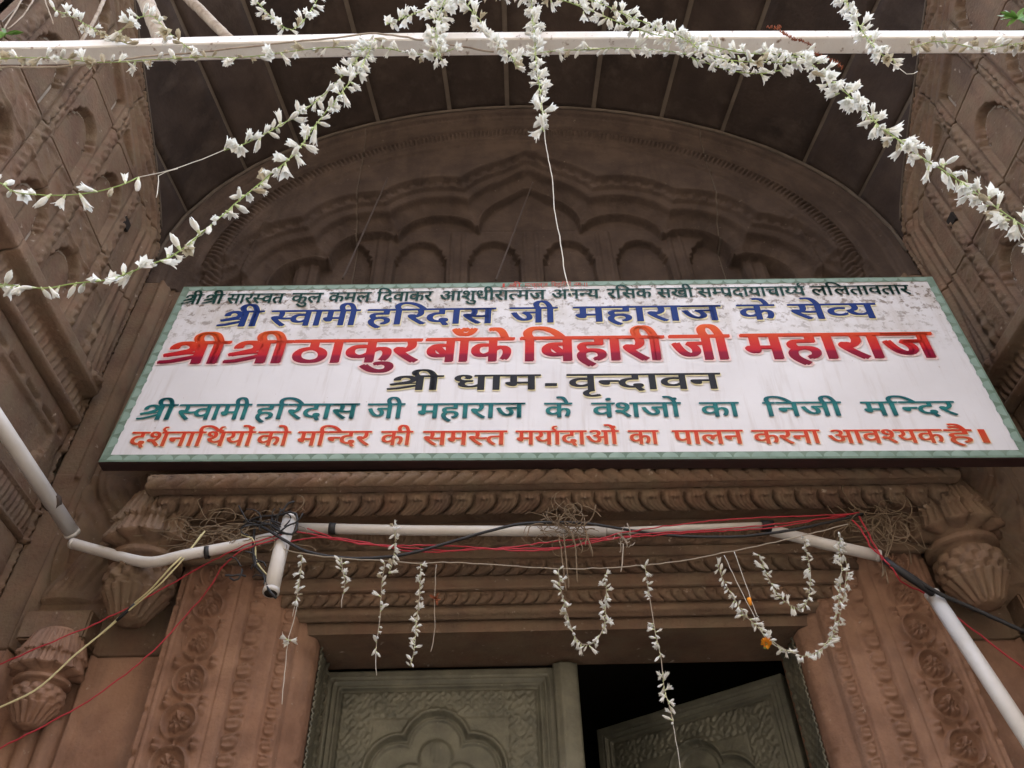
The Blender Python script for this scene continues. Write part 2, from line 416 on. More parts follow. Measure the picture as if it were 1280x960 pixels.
for x0, x1, z0, z1 in ((-1.6, -.832, 4.2, 5.50), (-.826, .895, 4.2, 5.70), (.901, 1.6, 4.2, 5.50)):
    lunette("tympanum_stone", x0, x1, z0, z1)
for x0 in (-.833, .894):
    patch("mortar_joint", x0, x0+.008, 4.2, 5.45, .004, lambda s, t, h: (s, h, t), lambda s, t: lun_h(s, t)+.002, M['mortar_dark'], G, skirt=0)
tube("mortar_fillet", [Vector(tuple(float(v) for v in vault_pt(t_, .004, off=-.004))) for t_ in np.linspace(.0, PI, 70)], .0095, M['mortar_dark'], G, seg=6, straight=True, jitter=.0015)
for sx in (-1, 1): tube("mortar_fillet", [Vector((sx*1.594, -p_[0], p_[1]+.002)) for p_ in RIB[93:150:3]], .0065, M['mortar_dark'], G, seg=6)
# rim strips left and right + the plain wall behind the board
for sx in (-1, 1):
    for z0, z1, mm in ((3.2, 4.196, M['stone']),): patch("corner_stone", 1.506, 1.60, z0, z1, .006, lambda s, t, h, sx=sx: (sx*s, -h, t), lambda s, t: .012*((s > 1.515) & (s < 1.53))-.02*(s < 1.512)+.001*noise2(s, t, 30, 2), mm, G, flip=(sx < 0))
    box("corner_backing", (min(sx*1.49, sx*1.6), .045, 3.0), (max(sx*1.49, sx*1.6), .2, 5.3), M['stone'], G)
box("mortar_core", (-1.6, .34, 2.95), (1.6, .5, 6.0), M['mortar'], G)
box("wall_behind_board", (-1.5, .05, 3.02), (1.5, .30, 4.195), M['stone'], G)

# ---- entablature over the door: stepped, carved
def sweep(name, prof, x0, x1, m, n=2, mit=None):
    """profile (y, z) run along x; the ends return to the wall"""
    vs = []; fs = []
    for i in range(n):
        for (y, z) in prof: vs.append((x0+(x1-x0)*i/(n-1), y, z))
    k = len(prof)
    for i in range(n-1):
        for j in range(k-1): fs.append((i*k+j, i*k+j+1, (i+1)*k+j+1, (i+1)*k+j))
    # end caps down to the wall plane
    for i, fl in ((0, False), (n-1, True)):
        b = len(vs); x = x0 if i == 0 else x1
        for (y, z) in prof: vs.append((x, .1, z))
        for j in range(k-1):
            q = (i*k+j, b+j, b+j+1, i*k+j+1); fs.append(q[::-1] if fl else q)
    return fromdata(name, vs, fs, m, G)
XC = 1.185
def band_between(name, A, B, x0, x1, hf, m, step=.005, zfix=0):
    """relief laid on the slope from (yA, zA) down to (yB, zB)"""
    (ya, za), (yb, zb) = A, B; Ln = math.hypot(yb-ya, zb-za); ty, tz = (ya-yb)/Ln, (za-zb)/Ln
    ny, nz = -tz, ty                       # outward (towards -Y)
    if ny > 0: ny, nz = -ny, -nz
    return patch(name, x0, x1, 0, Ln, step, lambda s, t, h: (s, yb+ty*t+ny*h, zb+tz*t+nz*h), lambda s, t: hf(s, t, Ln)+.0007*noise2(s, t, 30, 4)+.0008*noise2(s, t, 260, 41), m, G, skirt=.02, smooth=False)

ST, SJ = M['stone'], M['stone_jamb']
box("lintel_block", (-1.15, .085, 2.6895), (1.15, .30, 3.02), ST, G)
sweep("cornice_lip", [(.05, 3.062), (-.19, 3.062), (-.203, 3.056), (-.203, 3.050)], -XC, XC, ST)
band_between("cornice_leaf_roll", (-.198, 3.054), (-.196, 3.000), -XC, XC, lambda s, t, L: leaf_band(s, t, L, .052, .011, .9)+.012*np.sin(PI*t/L), ST)
sweep("cornice_groove", [(-.205, 3.001), (-.160, 3.008), (-.162, 3.002)], -XC+.01, XC-.01, ST)
band_between("cornice_leaf_band", (-.168, 3.008), (-.108, 2.966), -XC+.025, XC-.025, lambda s, t, L: leaf_band(s, t, L, .066, .024, .5)+.010*np.sin(PI*t/L), ST, .0032)
sweep("cornice_fillet", [(-.118, 2.974), (-.112, 2.963), (-.062, 2.968), (-.06, 2.9725)], -XC+.04, XC-.04, ST)
band_between("frieze_fillet", (-.056, 2.985), (-.054, 2.950), -1.13, 1.13, lambda s, t, L: 0*s, ST, .01)
def scroll_band(s, t, L):
    P = .105; k = np.floor(np.abs(s)/P); fs_ = (np.abs(s)/P-k-.5)*P; c = t-L*.5; r = np.hypot(fs_, c*1.15); th = np.arctan2(c, fs_)
    ring = np.exp(-((r-.030)/.0045)**2); core = (1-sm(r, .008, .015))
    curl = np.exp(-((r-.012-.004*th)/.0035)**2)*.7
    tail = np.exp(-(((c-.028*np.sin(fs_/P*2*PI+k*PI))/.005)**2))*.8
    return .014*np.clip(np.maximum.reduce([ring, core, curl, tail]), 0, 1)
band_between("frieze_scroll_band", (-.048, 2.958), (-.044, 2.893), -1.12, 1.12, scroll_band, ST, .004)
band_between("frieze_fillet", (-.036, 2.890), (-.033, 2.862), -1.11, 1.11, lambda s, t, L: .004*(t > L*.7), ST, .006)
band_between("frieze_leaf_band", (-.028, 2.862), (.006, 2.826), -.885, .885, lambda s, t, L: leaf_band(s, t, L, .050, .018, .6)+.008*np.sin(PI*t/L), ST, .0035)
band_between("frieze_fillet", (.008, 2.828), (.010, 2.786), -.84, .84, lambda s, t, L: .005*(t > L*.82)+.004*(t < L*.15), ST, .006)
band_between("frieze_leaf_band", (.022, 2.786), (.042, 2.752), -.80, .80, lambda s, t, L: leaf_band(s, t, L, .034, .014, .6)+.005*np.sin(PI*t/L)+.012*np.exp(-((s)/.035)**2)*np.abs(np.cos(s*90)), ST, .0035)
band_between("frieze_torus", (.044, 2.754), (.056, 2.716), -.775, .775, lambda s, t, L: .012*np.sin(PI*np.clip((t-.006)/(L-.012), 0, 1))**.6+.010*np.exp(-(s/.05)**2), ST, .005)
band_between("lintel_fascia", (.076, 2.722), (.082, 2.690), -.735, .735, lambda s, t, L: .0*s, ST, .008)
box("lintel_soffit", (-.74, .081, 2.6885), (.74, .31, 2.72), ST, G)

# ---- jambs
def jamb_y(s):
    xs_ = [.700, .705, .735, .748, .750, .757, .795, .797, .828, .832, .885, .888, .922, .926, 1.062, 1.066, 1.078, 1.080, 1.098, 1.106]
    ys_ = [.112, .100, .070, .062, .046, .040, .040, .028, .026, .022, .022, .006, .004, .004, .004, -.004, -.004, .004, .002, .030]
    return np.interp(s, xs_, ys_)
def jamb_ztop(s): return np.where(s < .80, 2.690+(s-.70)*1.0, np.where(s < .89, 2.79+(s-.80)*.8, 2.888))
def jamb_h(s, z):
    h = np.zeros_like(s)
    v = (s > .930) & (s < 1.058); h += v*vine_band(z-.02, s-.930, .128, .1065, .025)
    a = (s > .835) & (s < .883); h += a*tooth_band(z, s-.835, .048, .047, .008)
    b = (s > .760) & (s < .793); h += b*tooth_band(z+.01, .793-s, .033, .040, .006)
    h -= .004*((np.abs(s-.924) < .002) | (np.abs(s-.890) < .002))
    nick = np.clip(np.sin(z*61)*np.sin(z*23+1)*np.sin(z*143), 0, 1)
    h -= .010*nick*(s > 1.085)
    h -= .008*nick*(s < .712)
    return h + .0009*noise2(s, z, 40, 8)
for sx in (-1, 1):
    ns = 136; zb = 1.95; nz = 300
    s_ = np.linspace(.70, 1.106, ns); t_ = np.linspace(0, 1, nz); Sg, Tg = np.meshgrid(s_, t_)
    Z = zb + Tg*(jamb_ztop(Sg)-zb); Y = jamb_y(Sg)-jamb_h(Sg, Z)
    P = np.stack([sx*Sg, Y, Z], -1)
    # returns: inner reveal side, outer side, top
    left = np.stack([sx*Sg[:, :1], 0*Sg[:, :1]+.30, Z[:, :1]], -1); right = np.stack([sx*Sg[:, -1:], 0*Sg[:, :1]+.10, Z[:, -1:]], -1)
    P = np.concatenate([left, P, right], 1)
    top = P[-1:].copy(); top[..., 1] = .12; P = np.concatenate([P, top], 0)
    gridmesh("door_jamb", P, SJ, G, smooth=False, flip=(sx < 0))
    box("jamb_base", (min(sx*.70, sx*1.106), .02, 0), (max(sx*.70, sx*1.106), .30, 1.949), SJ, G)
    # wall between jamb and corner
    def wh(s, z):
        h = -.055+0*s
        h += .055*(s > 1.503)+.010*((s > 1.503) & (s < 1.512))
        h += .016*((s > 1.292) & (s < 1.302)) + .006*((s > 1.306) & (s < 1.312))
        h += .020*((s > 1.302) & (s < 1.50) & (z > 2.70))
        ang = np.sin((z-2.7)*26+np.abs(np.sin((s-1.18)*22))*3.0)
        leaf = (z > 2.78)*(s > 1.12)*(s < 1.50)
        h += leaf*(.026*np.abs(np.sin((s-1.12)*19+1.2*np.sin(z*13)))**.7+.010*ang*sm(z, 2.78, 2.84)+.008*np.abs(np.sin((s-1.12)*95+5*np.sin(z*13+s*5)))*sm(z, 2.78, 2.84))
        # colonnettes under the corner capital
        for c0 in (1.345, 1.395, 1.445): h += .022*np.sqrt(np.clip(1-((s-c0)/.022)**2, 0, 1))*(z < 2.45)
        return h+.001*noise2(s, z, 30, 12)
    patch("flank_wall_stone", 1.10, 1.60, 1.2, 2.62, .0065, lambda s, t, h, sx=sx: (sx*s, -h, t), wh, SJ, G, flip=(sx < 0))
    patch("flank_wall_stone", 1.10, 1.60, 2.626, 3.22, .0050, lambda s, t, h, sx=sx: (sx*s, -h, t), wh, ST, G, flip=(sx < 0))
    box("flank_wall_base", (min(sx*1.10, sx*1.60), .04, 0), (max(sx*1.10, sx*1.60), .3, 1.199), SJ, G)
box("mortar_core", (-1.6, .12, 2.62), (-1.1, .28, 3.2), M['mortar'], G)
box("mortar_core", (1.1, .12, 2.62), (1.6, .28, 3.2), M['mortar'], G)
# ---- lotus bud pendants
def pendant(cx, cy, z0, z1, R, m, name):
    """lathe with petals: u=0 top, 1 tip"""
    nu, nth = 110, 150
    U_ = np.linspace(0, 1, nu); T_ = np.linspace(0, 2*PI, nth)
    Tg, Ug = np.meshgrid(T_, U_)
    prof_u = [0, .10, .25, .38, .455, .465, .50, .52, .56, .58, .60, .64, .72, .80, .88, .95, .97, 1.0]
    prof_r = [.66, .80, .96, 1.10, 1.22, .78, .74, .96, .97, .70, .78, .86, .88, .74, .52, .36, .40, .02]
    r = np.interp(Ug, prof_u, prof_r)*R
    leaf = np.abs(np.cos(Tg*5))**.6
    r += R*.24*(leaf-.6)*((Ug > .03) & (Ug < .46))*sm(Ug, .03, .3)
    r += R*.07*np.sin(Tg*40)*((Ug > .05) & (Ug < .44))
    r += R*.13*sm(np.abs(np.cos(Tg*5+PI/2*(Ug < .25)))-np.abs(Ug-.18)*2.2, 0, .25)*((Ug > .03) & (Ug < .30))
    sc = np.abs(np.sin(Tg*6+(np.floor((Ug-.60)/.07) % 2)*PI/2))
    r += R*.13*(sc-.5)*((Ug > .61) & (Ug < .78))
    r += R*.12*np.abs(np.cos(Tg*8))*((Ug > .78) & (Ug < .96))
    z = z1+(z0-z1)*Ug - R*.14*(1-leaf)*0
    z = z + R*.22*(1-leaf)*np.exp(-((Ug-.455)/.03)**2)
    P = np.stack([cx+r*np.cos(Tg), cy+r*np.sin(Tg), z], -1)
    gridmesh(name, P, m, G, flip=False, smooth=False)
for sx in (-1, 1):
    pendant(sx*1.185, -.055, 2.655, 3.07, .104, ST, "lotus_pendant")
    box("capital_block", (min(sx*1.30, sx*1.485), -.035, 2.635), (max(sx*1.30, sx*1.485), .06, 2.72), ST, G, bev=.006)
    pendant(sx*1.375, -.01, 2.40, 2.66, .072, SJ, "capital_bud")
# ---- door opening: inner frame, leaves, lattice strip
DM = M['door']
def door_h(s, z):
    """s: 0..0.75 across the leaf from the hinge, z height"""
    h = np.zeros_like(s); e = np.minimum.reduce([s-.0, .70-s, 2.672-z])
    h += .010*(e < .022)+.014*((e >= .026) & (e < .036))+.007*((e > .042) & (e < .050)) - .010*((e > .052) & (e < .06))
    inn = e > .062
    # embossed border bands
    bandL = (e > .062) & ((s < .155) | (s > .555)); bandT = (z > 2.535) & inn & ~bandL
    def emb(a, b):
        P = .058; ka = np.floor(a/P); fa = (a/P-ka-.5)*P; fb = np.mod(b, P)-P/2
        r = np.hypot(fa, fb); th = np.arctan2(fb, fa)
        return .0042*np.clip(np.exp(-((r-.020-.004*np.cos(th*4))/.0035)**2)+(1-sm(r, .005, .010))+.6*np.exp(-((np.abs(fa)-.024)**2+(np.abs(fb)-.024)**2)/.00005), 0, 1) + .0022*np.sin(a*260+2*np.sin(b*170))*np.sin(b*240)
    h += inn*(bandL*emb(z, s-.097+.029)+bandT*emb(s, z-2.57))
    h -= .003*((np.abs(s-.155) < .003) | (np.abs(s-.555) < .003) | ((np.abs(z-2.535) < .003) & ~bandL))*inn
    # cusped panel
    cx = .345; u = s-cx; 
    sd = np.minimum.reduce([np.hypot(u, z-2.455)-.088, np.hypot(np.abs(u)-.105, z-2.385)-.088, np.maximum(np.abs(u)-.193, z-2.385)])
    h += .012*np.exp(-((sd-.010)/.005)**2) - .016*(1-sm(sd, -.004, .004)) + .010*np.exp(-((sd+.012)/.004)**2)
    sd2 = np.minimum.reduce([np.hypot(u, z-2.425)-.050, np.hypot(np.abs(u)-.070, z-2.355)-.055, np.maximum(np.abs(u)-.125, z-2.355)])
    h += .009*(1-sm(sd2, -.010, .004)) + .006*(1-sm(np.hypot(u/.012, (z-2.435)/.03), .8, 1.1))*np.abs(np.cos(u*300))
    return h*(z > .1) + .0006*noise2(s, z, 60, 15)
def leaf_obj(sx, ang):
    ca, sa = math.cos(ang), math.sin(ang)
    hx, hy = (-.705, .30) if sx < 0 else (.715, .37)
    def pos(s, t, h):      # along the leaf from the hinge; outward normal to the street when closed
        lx, ly = -sx*(s*ca)+(0), s*sa
        nx, ny = -sx*(-sa)*-1, -ca
        nx = -sx*sa
        return hx+lx+nx*h, hy+ly+ny*h, t
    o = patch("door_leaf", 0, .70, 1.9, 2.672, .0042, pos, door_h, DM, G, skirt=.045, flip=(sx > 0))
    lower = patch("door_lower_panel", 0, .70, .02, 1.895, .02, pos, lambda s, t: .008*((s < .05) | (s > .65)), DM, o, skirt=.045, flip=(sx > 0))
    return o
lo_ = leaf_obj(-1, 0.0)
st = patch("meeting_stile", -.012, .062, .02, 2.675, .006, lambda s, t, h: (s, .268-h, t), lambda s, t: .010*np.sin(PI*np.clip((s+.012)/.074, 0, 1))+.004*((s > .005) & (s < .014)), DM, lo_, skirt=.03)
leaf_obj(1, math.radians(39))
def lattice(s, z): 
    a = np.mod((s+z)*1.0, .034); b = np.mod((s-z)*1.0, .034)
    return .006*(np.maximum(np.exp(-((a-.017)/.004)**2), np.exp(-((b-.017)/.004)**2)))+.006*((s < .152) | (s > .252))
for sx in (-1, 1):
    patch("door_frame_lattice", .145, .262, 1.4, 2.684, .004, lambda s, t, h, sx=sx: (sx*(.6985-h), s, t), lattice, DM, G, skirt=.004, flip=(sx < 0))
# dark room behind the door, closed all round
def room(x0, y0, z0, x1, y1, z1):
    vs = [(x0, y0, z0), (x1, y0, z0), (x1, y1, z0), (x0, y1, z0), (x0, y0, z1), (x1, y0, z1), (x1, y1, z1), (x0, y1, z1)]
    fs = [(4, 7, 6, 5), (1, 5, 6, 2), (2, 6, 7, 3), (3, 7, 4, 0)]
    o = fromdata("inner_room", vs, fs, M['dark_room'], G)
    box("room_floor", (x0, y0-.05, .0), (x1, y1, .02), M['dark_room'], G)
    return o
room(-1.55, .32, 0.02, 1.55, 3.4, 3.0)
# outer masonry
box("rear_masonry", (-1.9, .505, 3.01), (1.9, 3.5, 6.2), ST, G)
def facade():
    # front wall with the arch opening cut out, 0.28 thick, ending just where the vault ends
    out = [(-4.5, 0), (-1.6, 0)]
    arch = [(-1.6, 4.3)]
    t = np.linspace(PI-.0, 0, 60); pts = [(float(max(-1.6, min(1.6, vault_pt(a, DEPTH)[0]))), float(vault_pt(a, DEPTH)[2])) for a in t]
    inner = [(-1.6, 0)] + pts + [(1.6, 0)]
    outer = []
    n = len(inner)
    for i, (x, z) in enumerate(inner):
        if i == 0: outer.append((-4.5, 0))
        elif i == n-1: outer.append((4.5, 0))
        else:
            a = math.atan2(z-3, x); c, s_ = math.cos(a), math.sin(a)
            k = min(4.5/abs(c) if abs(c) > 1e-6 else 99, 3.6/abs(s_) if s_ > 1e-6 else 99); outer.append((c*k, 3+s_*k))
    vs = []; fs = []
    for y in (-DEPTH, -DEPTH+.3):
        for p in inner: vs.append((p[0], y, p[1]))
        for p in outer: vs.append((p[0], y, max(0, p[1])))
    for i in range(n-1):
        fs.append((i, i+1, n+i+1, n+i)); b = 2*n
        fs.append((b+i, b+n+i, b+n+i+1, b+i+1)); fs.append((n+i, n+i+1, b+n+i+1, b+n+i))
    fromdata("front_wall", vs, fs, ST, G)
facade()
box("roof_slab", (-4.5, -DEPTH+.001, 6.601), (4.5, 3.5, 6.9), ST, G)
for sx in (-1, 1): box("outer_side_wall", (min(sx*4.2, sx*4.5), -DEPTH+.301, 0), (max(sx*4.2, sx*4.5), 3.5, 6.6), ST, G)
box("outer_rear_wall", (-4.2, 3.5, 0), (4.2, 3.8, 6.6), ST, G)

# ---- unseen building added across the lane, behind the camera, to cut the low sky
ob = empty("added_opposite_building", "unseen plastered house added across the lane to shade the gateway", "building", loc=(0, -6.2, 0))
def obox(n, a, b, m): 
    return box(n, (a[0], a[1], a[2]), (b[0], b[1], b[2]), m, ob)
PLM = mat("ochre_plaster", (.17, .14, .11), .9, [(.13, .11, .09)], 1.2, .3, 20)
obox("wall", (-14, -3, 0), (14, 0, 8.9), PLM)
obox("roof", (-14.3, -3.2, 8.901), (14.3, .25, 9.1), PLM)
for x in range(-12, 13, 3):
    w_ = obox("window_frame", (x-.5, .001, 1.6 if abs(x) > 1 else 4.4), (x+.5, .06, 3.0 if abs(x) > 1 else 5.8), M['wood'])
    box("shutter", (x-.42, .061, 1.68 if abs(x) > 1 else 4.48), (x+.42, .085, 2.92 if abs(x) > 1 else 5.72), M['door'], w_)

# ---------------------------------------------------------------- Devanagari lettering
CONS = set("कखगघचछजझटठडढणतथदधनपफबभमयरलवशषसह")
_gl = {}
def glyph(ch, off):
    """triangulated outline of one letter, its advance and its stem (left edge)"""
    key = (ch, off)
    if key in _gl: return _gl[key]
    def run(body, o):
        c = bpy.data.curves.new("t", "FONT"); c.body = body; c.offset = o; c.resolution_u = 3
        ob = bpy.data.objects.new("t", c); C.objects.link(ob)
        bpy.context.view_layer.update()
        me = bpy.data.meshes.new_from_object(ob.evaluated_get(bpy.context.evaluated_depsgraph_get()))
        vs = [(v.co.x, v.co.y) for v in me.vertices]
        fs = [tuple(p.vertices) for p in me.polygons]
        bpy.data.meshes.remove(me); bpy.data.objects.remove(ob); bpy.data.curves.remove(c)
        return vs, fs
    vs, fs = run(ch, off)
    adv = max(v[0] for v in run(ch + "।", 0)[0]) - max(v[0] for v in run("।", 0)[0])
    _gl[key] = (vs, fs, adv)
    return _gl[key]
def clip_x(vs, fs, xc):
    bm = bmesh.new()
    bv = [bm.verts.new((x, y, 0)) for x, y in vs]
    for f in fs:
        try: bm.faces.new([bv[i] for i in f])
        except ValueError: pass
    bmesh.ops.bisect_plane(bm, geom=bm.verts[:] + bm.edges[:] + bm.faces[:], plane_co=(xc, 0, 0), plane_no=(1, 0, 0), clear_outer=True)
    bm.verts.ensure_lookup_table(); bm.verts.index_update()
    o = ([(v.co.x, v.co.y) for v in bm.verts], [tuple(v.index for v in f.verts) for f in bm.faces])
    bm.free(); return o
def stroke(pts, w):
    """a painted stroke with round ends as one strip of quads"""
    n = len(pts); L = []; R = []
    for i in range(n):
        a = Vector(pts[max(i-1, 0)]); b = Vector(pts[min(i+1, n-1)])
        d = (b - a).normalized(); nn = Vector((-d.y, d.x)); p = Vector(pts[i])
        L.append(tuple(p + nn * w / 2)); R.append(tuple(p - nn * w / 2))
    vs = L + R; fs = [(i, n + i, n + i + 1, i + 1) for i in range(n - 1)]
    return vs, fs
def arc(cx, cy, rx, ry, a0, a1, n=14):
    return [(cx + rx * math.cos(math.radians(a0 + (a1 - a0) * i / n)), cy + ry * math.sin(math.radians(a0 + (a1 - a0) * i / n))) for i in range(n + 1)]
def shape_word(w, off, wt):
    """returns [(verts, faces)] for a word: i-sign before its cluster, half letters, reph and rakar by hand"""
    out = []; x = 0.0; i = 0
    def put(vs, fs, dx): out.append(([(a + dx, b) for a, b in vs], fs))
    def full(ch):
        nonlocal x
        vs, fs, adv = glyph(ch, off); put(vs, fs, x); x += adv
    def half(ch):
        nonlocal x
        vs, fs, adv = glyph(ch, off)
        cut = adv - .178
        v2, f2 = clip_x(vs, fs, cut); put(v2, f2, x); x += cut - .012
    while i < len(w):
        ch = w[i]
        if ch in CONS:
            cl = [ch]; i += 1
            while i + 1 < len(w) and w[i] == "्" and w[i+1] in CONS: cl.append(w[i+1]); i += 2
            m = ""; 
            if i < len(w) and w[i] in "ािीुूृेैोौ": m = w[i]; i += 1
            nas = ""
            if i < len(w) and w[i] in "ंँः": nas = w[i]; i += 1
            reph = len(cl) > 1 and cl[0] == "र"
            if reph: cl = cl[1:]
            if m == "ि": full("ि"); x -= .11
            if cl == ["श", "र"]:
                t = wt
                put(*stroke(arc(.24, .455, .135, .12, 200, -75, 16) + [(.16, .285), (.02, .235)], t), x)
                put(*stroke([(.02, .235), (.16, .25), (.3, .285), (.45, .29)], t * .5), x)
                put(*stroke([(-.02, .05), (.12, .07), (.28, .13), (.44, .2)], t * .85), x)
                put(*stroke([(.47, .62), (.47, 0)], t * 1.0), x)
                put(*stroke([(.40, .585), (.62, .585)], .075), x)
                x += .56
            else:
                rak = len(cl) > 1 and cl[-1] == "र"
                if rak: cl = cl[:-1]
                for c_ in cl[:-1]: half(c_)
                x0 = x; full(cl[-1])
                if rak: put(*stroke([(x - .16, .2), (x - .27, .11), (x - .4, .03)], wt * .7), 0)
            xa = x
            if m and m != "ि": full(m)
            if reph:
                put(*stroke(arc(x - .17, .735, .09, .085, -85, -280, 10) , wt * .62), 0)
            if nas: full(nas)
        elif ch == "·":
            put(*stroke([(x + .1, .2), (x + .2, .2)], .12), 0); x += .3; i += 1
        else:
            full(ch); i += 1
    return out

# ================================================================ the painted signboard
SB = empty("painted_signboard", "long white painted signboard with Hindi lettering in red, blue, black and green above the door", "sign", loc=(0, 0, 0))
sx_ = Vector((math.cos(-.039), math.sin(-.039), 0)); u0 = Vector((0, 0, 1)); nN = sx_.cross(u0)
U0 = u0*math.cos(-.0127)+nN*math.sin(-.0127)
SX = sx_*math.cos(-.0438)+U0*math.sin(-.0438); SU = -sx_*math.sin(-.0438)+U0*math.cos(-.0438); SN = SX.cross(SU)
SB.matrix_world = Matrix(((SX.x, SU.x, SN.x, .013), (SX.y, SU.y, SN.y, -.2454), (SX.z, SU.z, SN.z, 3.4647), (0, 0, 0, 1)))
SW, SH = 2.712, .83
def sign_mat():
    m = mat("painted_white_sheet", (.69, .685, .72), .45, [(.60, .585, .61)], 3, .06, 20, .35, coord='OBJ')
    n = m.node_tree.nodes; l = m.node_tree.links; b = n["Principled BSDF"]
    src = b.inputs['Base Color'].links[0].from_socket
    tc = n.new("ShaderNodeTexCoord"); mp = n.new("ShaderNodeMapping"); l.new(tc.outputs['Object'], mp.inputs[0])
    mp.inputs['Scale'].default_value = (14, 1.0, 1)
    def layer(src, vec, scale, lo, hi, colr, fac, detail=5, mask=None):
        t = n.new("ShaderNodeTexNoise"); t.inputs['Scale'].default_value = scale; t.inputs['Detail'].default_value = detail; t.inputs['Roughness'].default_value = .7
        l.new(vec, t.inputs['Vector'])
        r = n.new("ShaderNodeMapRange"); r.inputs[1].default_value = lo; r.inputs[2].default_value = hi; r.inputs[4].default_value = fac; l.new(t.outputs[0], r.inputs[0])
        f = r.outputs[0]
        if mask:
            mm = n.new("ShaderNodeMath"); mm.operation = 'MULTIPLY'; l.new(f, mm.inputs[0]); l.new(mask, mm.inputs[1]); f = mm.outputs[0]
        x = n.new("ShaderNodeMix"); x.data_type = 'RGBA'; l.new(f, x.inputs[0]); l.new(src, x.inputs[6]); x.inputs[7].default_value = (*colr, 1)
        return x.outputs[2]
    sp = n.new("ShaderNodeSeparateXYZ"); l.new(tc.outputs['Object'], sp.inputs[0])
    def rng(sock, a, b_, lo=0, hi=1):
        r = n.new("ShaderNodeMapRange"); r.inputs[1].default_value = a; r.inputs[2].default_value = b_; r.inputs[3].default_value = lo; r.inputs[4].default_value = hi; l.new(sock, r.inputs[0]); return r.outputs[0]
    topm = rng(sp.outputs[1], .02, .32)
    src = layer(src, mp.outputs[0], 2.2, .52, .72, (.40, .34, .31), .38)                 # rain streaks
    src = layer(src, tc.outputs['Object'], 6, .42, .66, (.42, .37, .31), .75, 8, topm)       # dust along the top
    src = layer(src, tc.outputs['Object'], 30, .53, .60, (.17, .13, .10), .95, 5, topm)      # flaking specks
    src = layer(src, tc.outputs['Object'], 55, .70, .75, (.30, .24, .2), .8, 3)
    l.new(src, b.inputs['Base Color']); return m
SM = sign_mat()
patch_b = box("board", (-SW/2, -SH/2, -.040), (SW/2, SH/2, -.0025), M['sign_edge'], SB)
def rr(name, x0, y0, x1, y1, z, m): return fromdata(name, [(x0, y0, z), (x1, y0, z), (x1, y1, z), (x0, y1, z)], [(0, 1, 2, 3)], m, SB)
rr("painted_face", -SW/2+.004, -SH/2+.004, SW/2-.004, SH/2-.004, 0, SM)
BG = mat("green_border_paint", (.13, .20, .15), .6, [(.065, .105, .07), (.22, .30, .25)], 7, .2, 60, .3, (.10, .13, .08), 30, .66, coord='OBJ')
BG2 = mat("pale_green_border_paint", (.26, .36, .31), .6, [(.15, .23, .19)], 9, .2, 60, .3, coord='OBJ')
bw = .027; x1, y1 = SW/2-.002, SH/2-.002
vs = []; fs = []
for (a, b, c, d) in ((-x1, -y1, x1, -y1+bw), (-x1, y1-bw*.95, x1, y1), (-x1, -y1+bw, -x1+bw, y1-bw*.95), (x1-bw, -y1+bw, x1, y1-bw*.95)):
    k = len(vs); vs += [(a, b, .0012), (c, b, .0012), (c, d, .0012), (a, d, .0012)]; fs.append((k, k+1, k+2, k+3))
fromdata("border", vs, fs, BG, SB)
ds = []
def scal(cx, cy, r, a0):
    pts = [(cx+r*math.cos(math.radians(a0+180*i/10)), cy+r*.85*math.sin(math.radians(a0+180*i/10)), .0020) for i in range(11)]
    return [Vector(p) for p in pts], [tuple(range(11))]
n_ = 52; st_ = 2*(x1-.02)/n_
sides = {0: [], 1: [], 2: [], 3: []}
for i in range(n_):
    cx = -x1+.02+(i+.5)*st_
    sides[0].append(scal(cx, -y1+.006, st_*.46, 0)); sides[1].append(scal(cx, y1-.006, st_*.46, 180))
for i in range(14):
    cy = -y1+.05+(i+.5)*(2*y1-.1)/14; sides[2].append(scal(-x1+.006, cy, .025, -90)); sides[3].append(scal(x1-.006, cy, .025, 90))
for k in sides:
    V, F = join(sides[k]); fromdata("border_scallops", V, F, BG2, SB)["kind"] = "stuff"

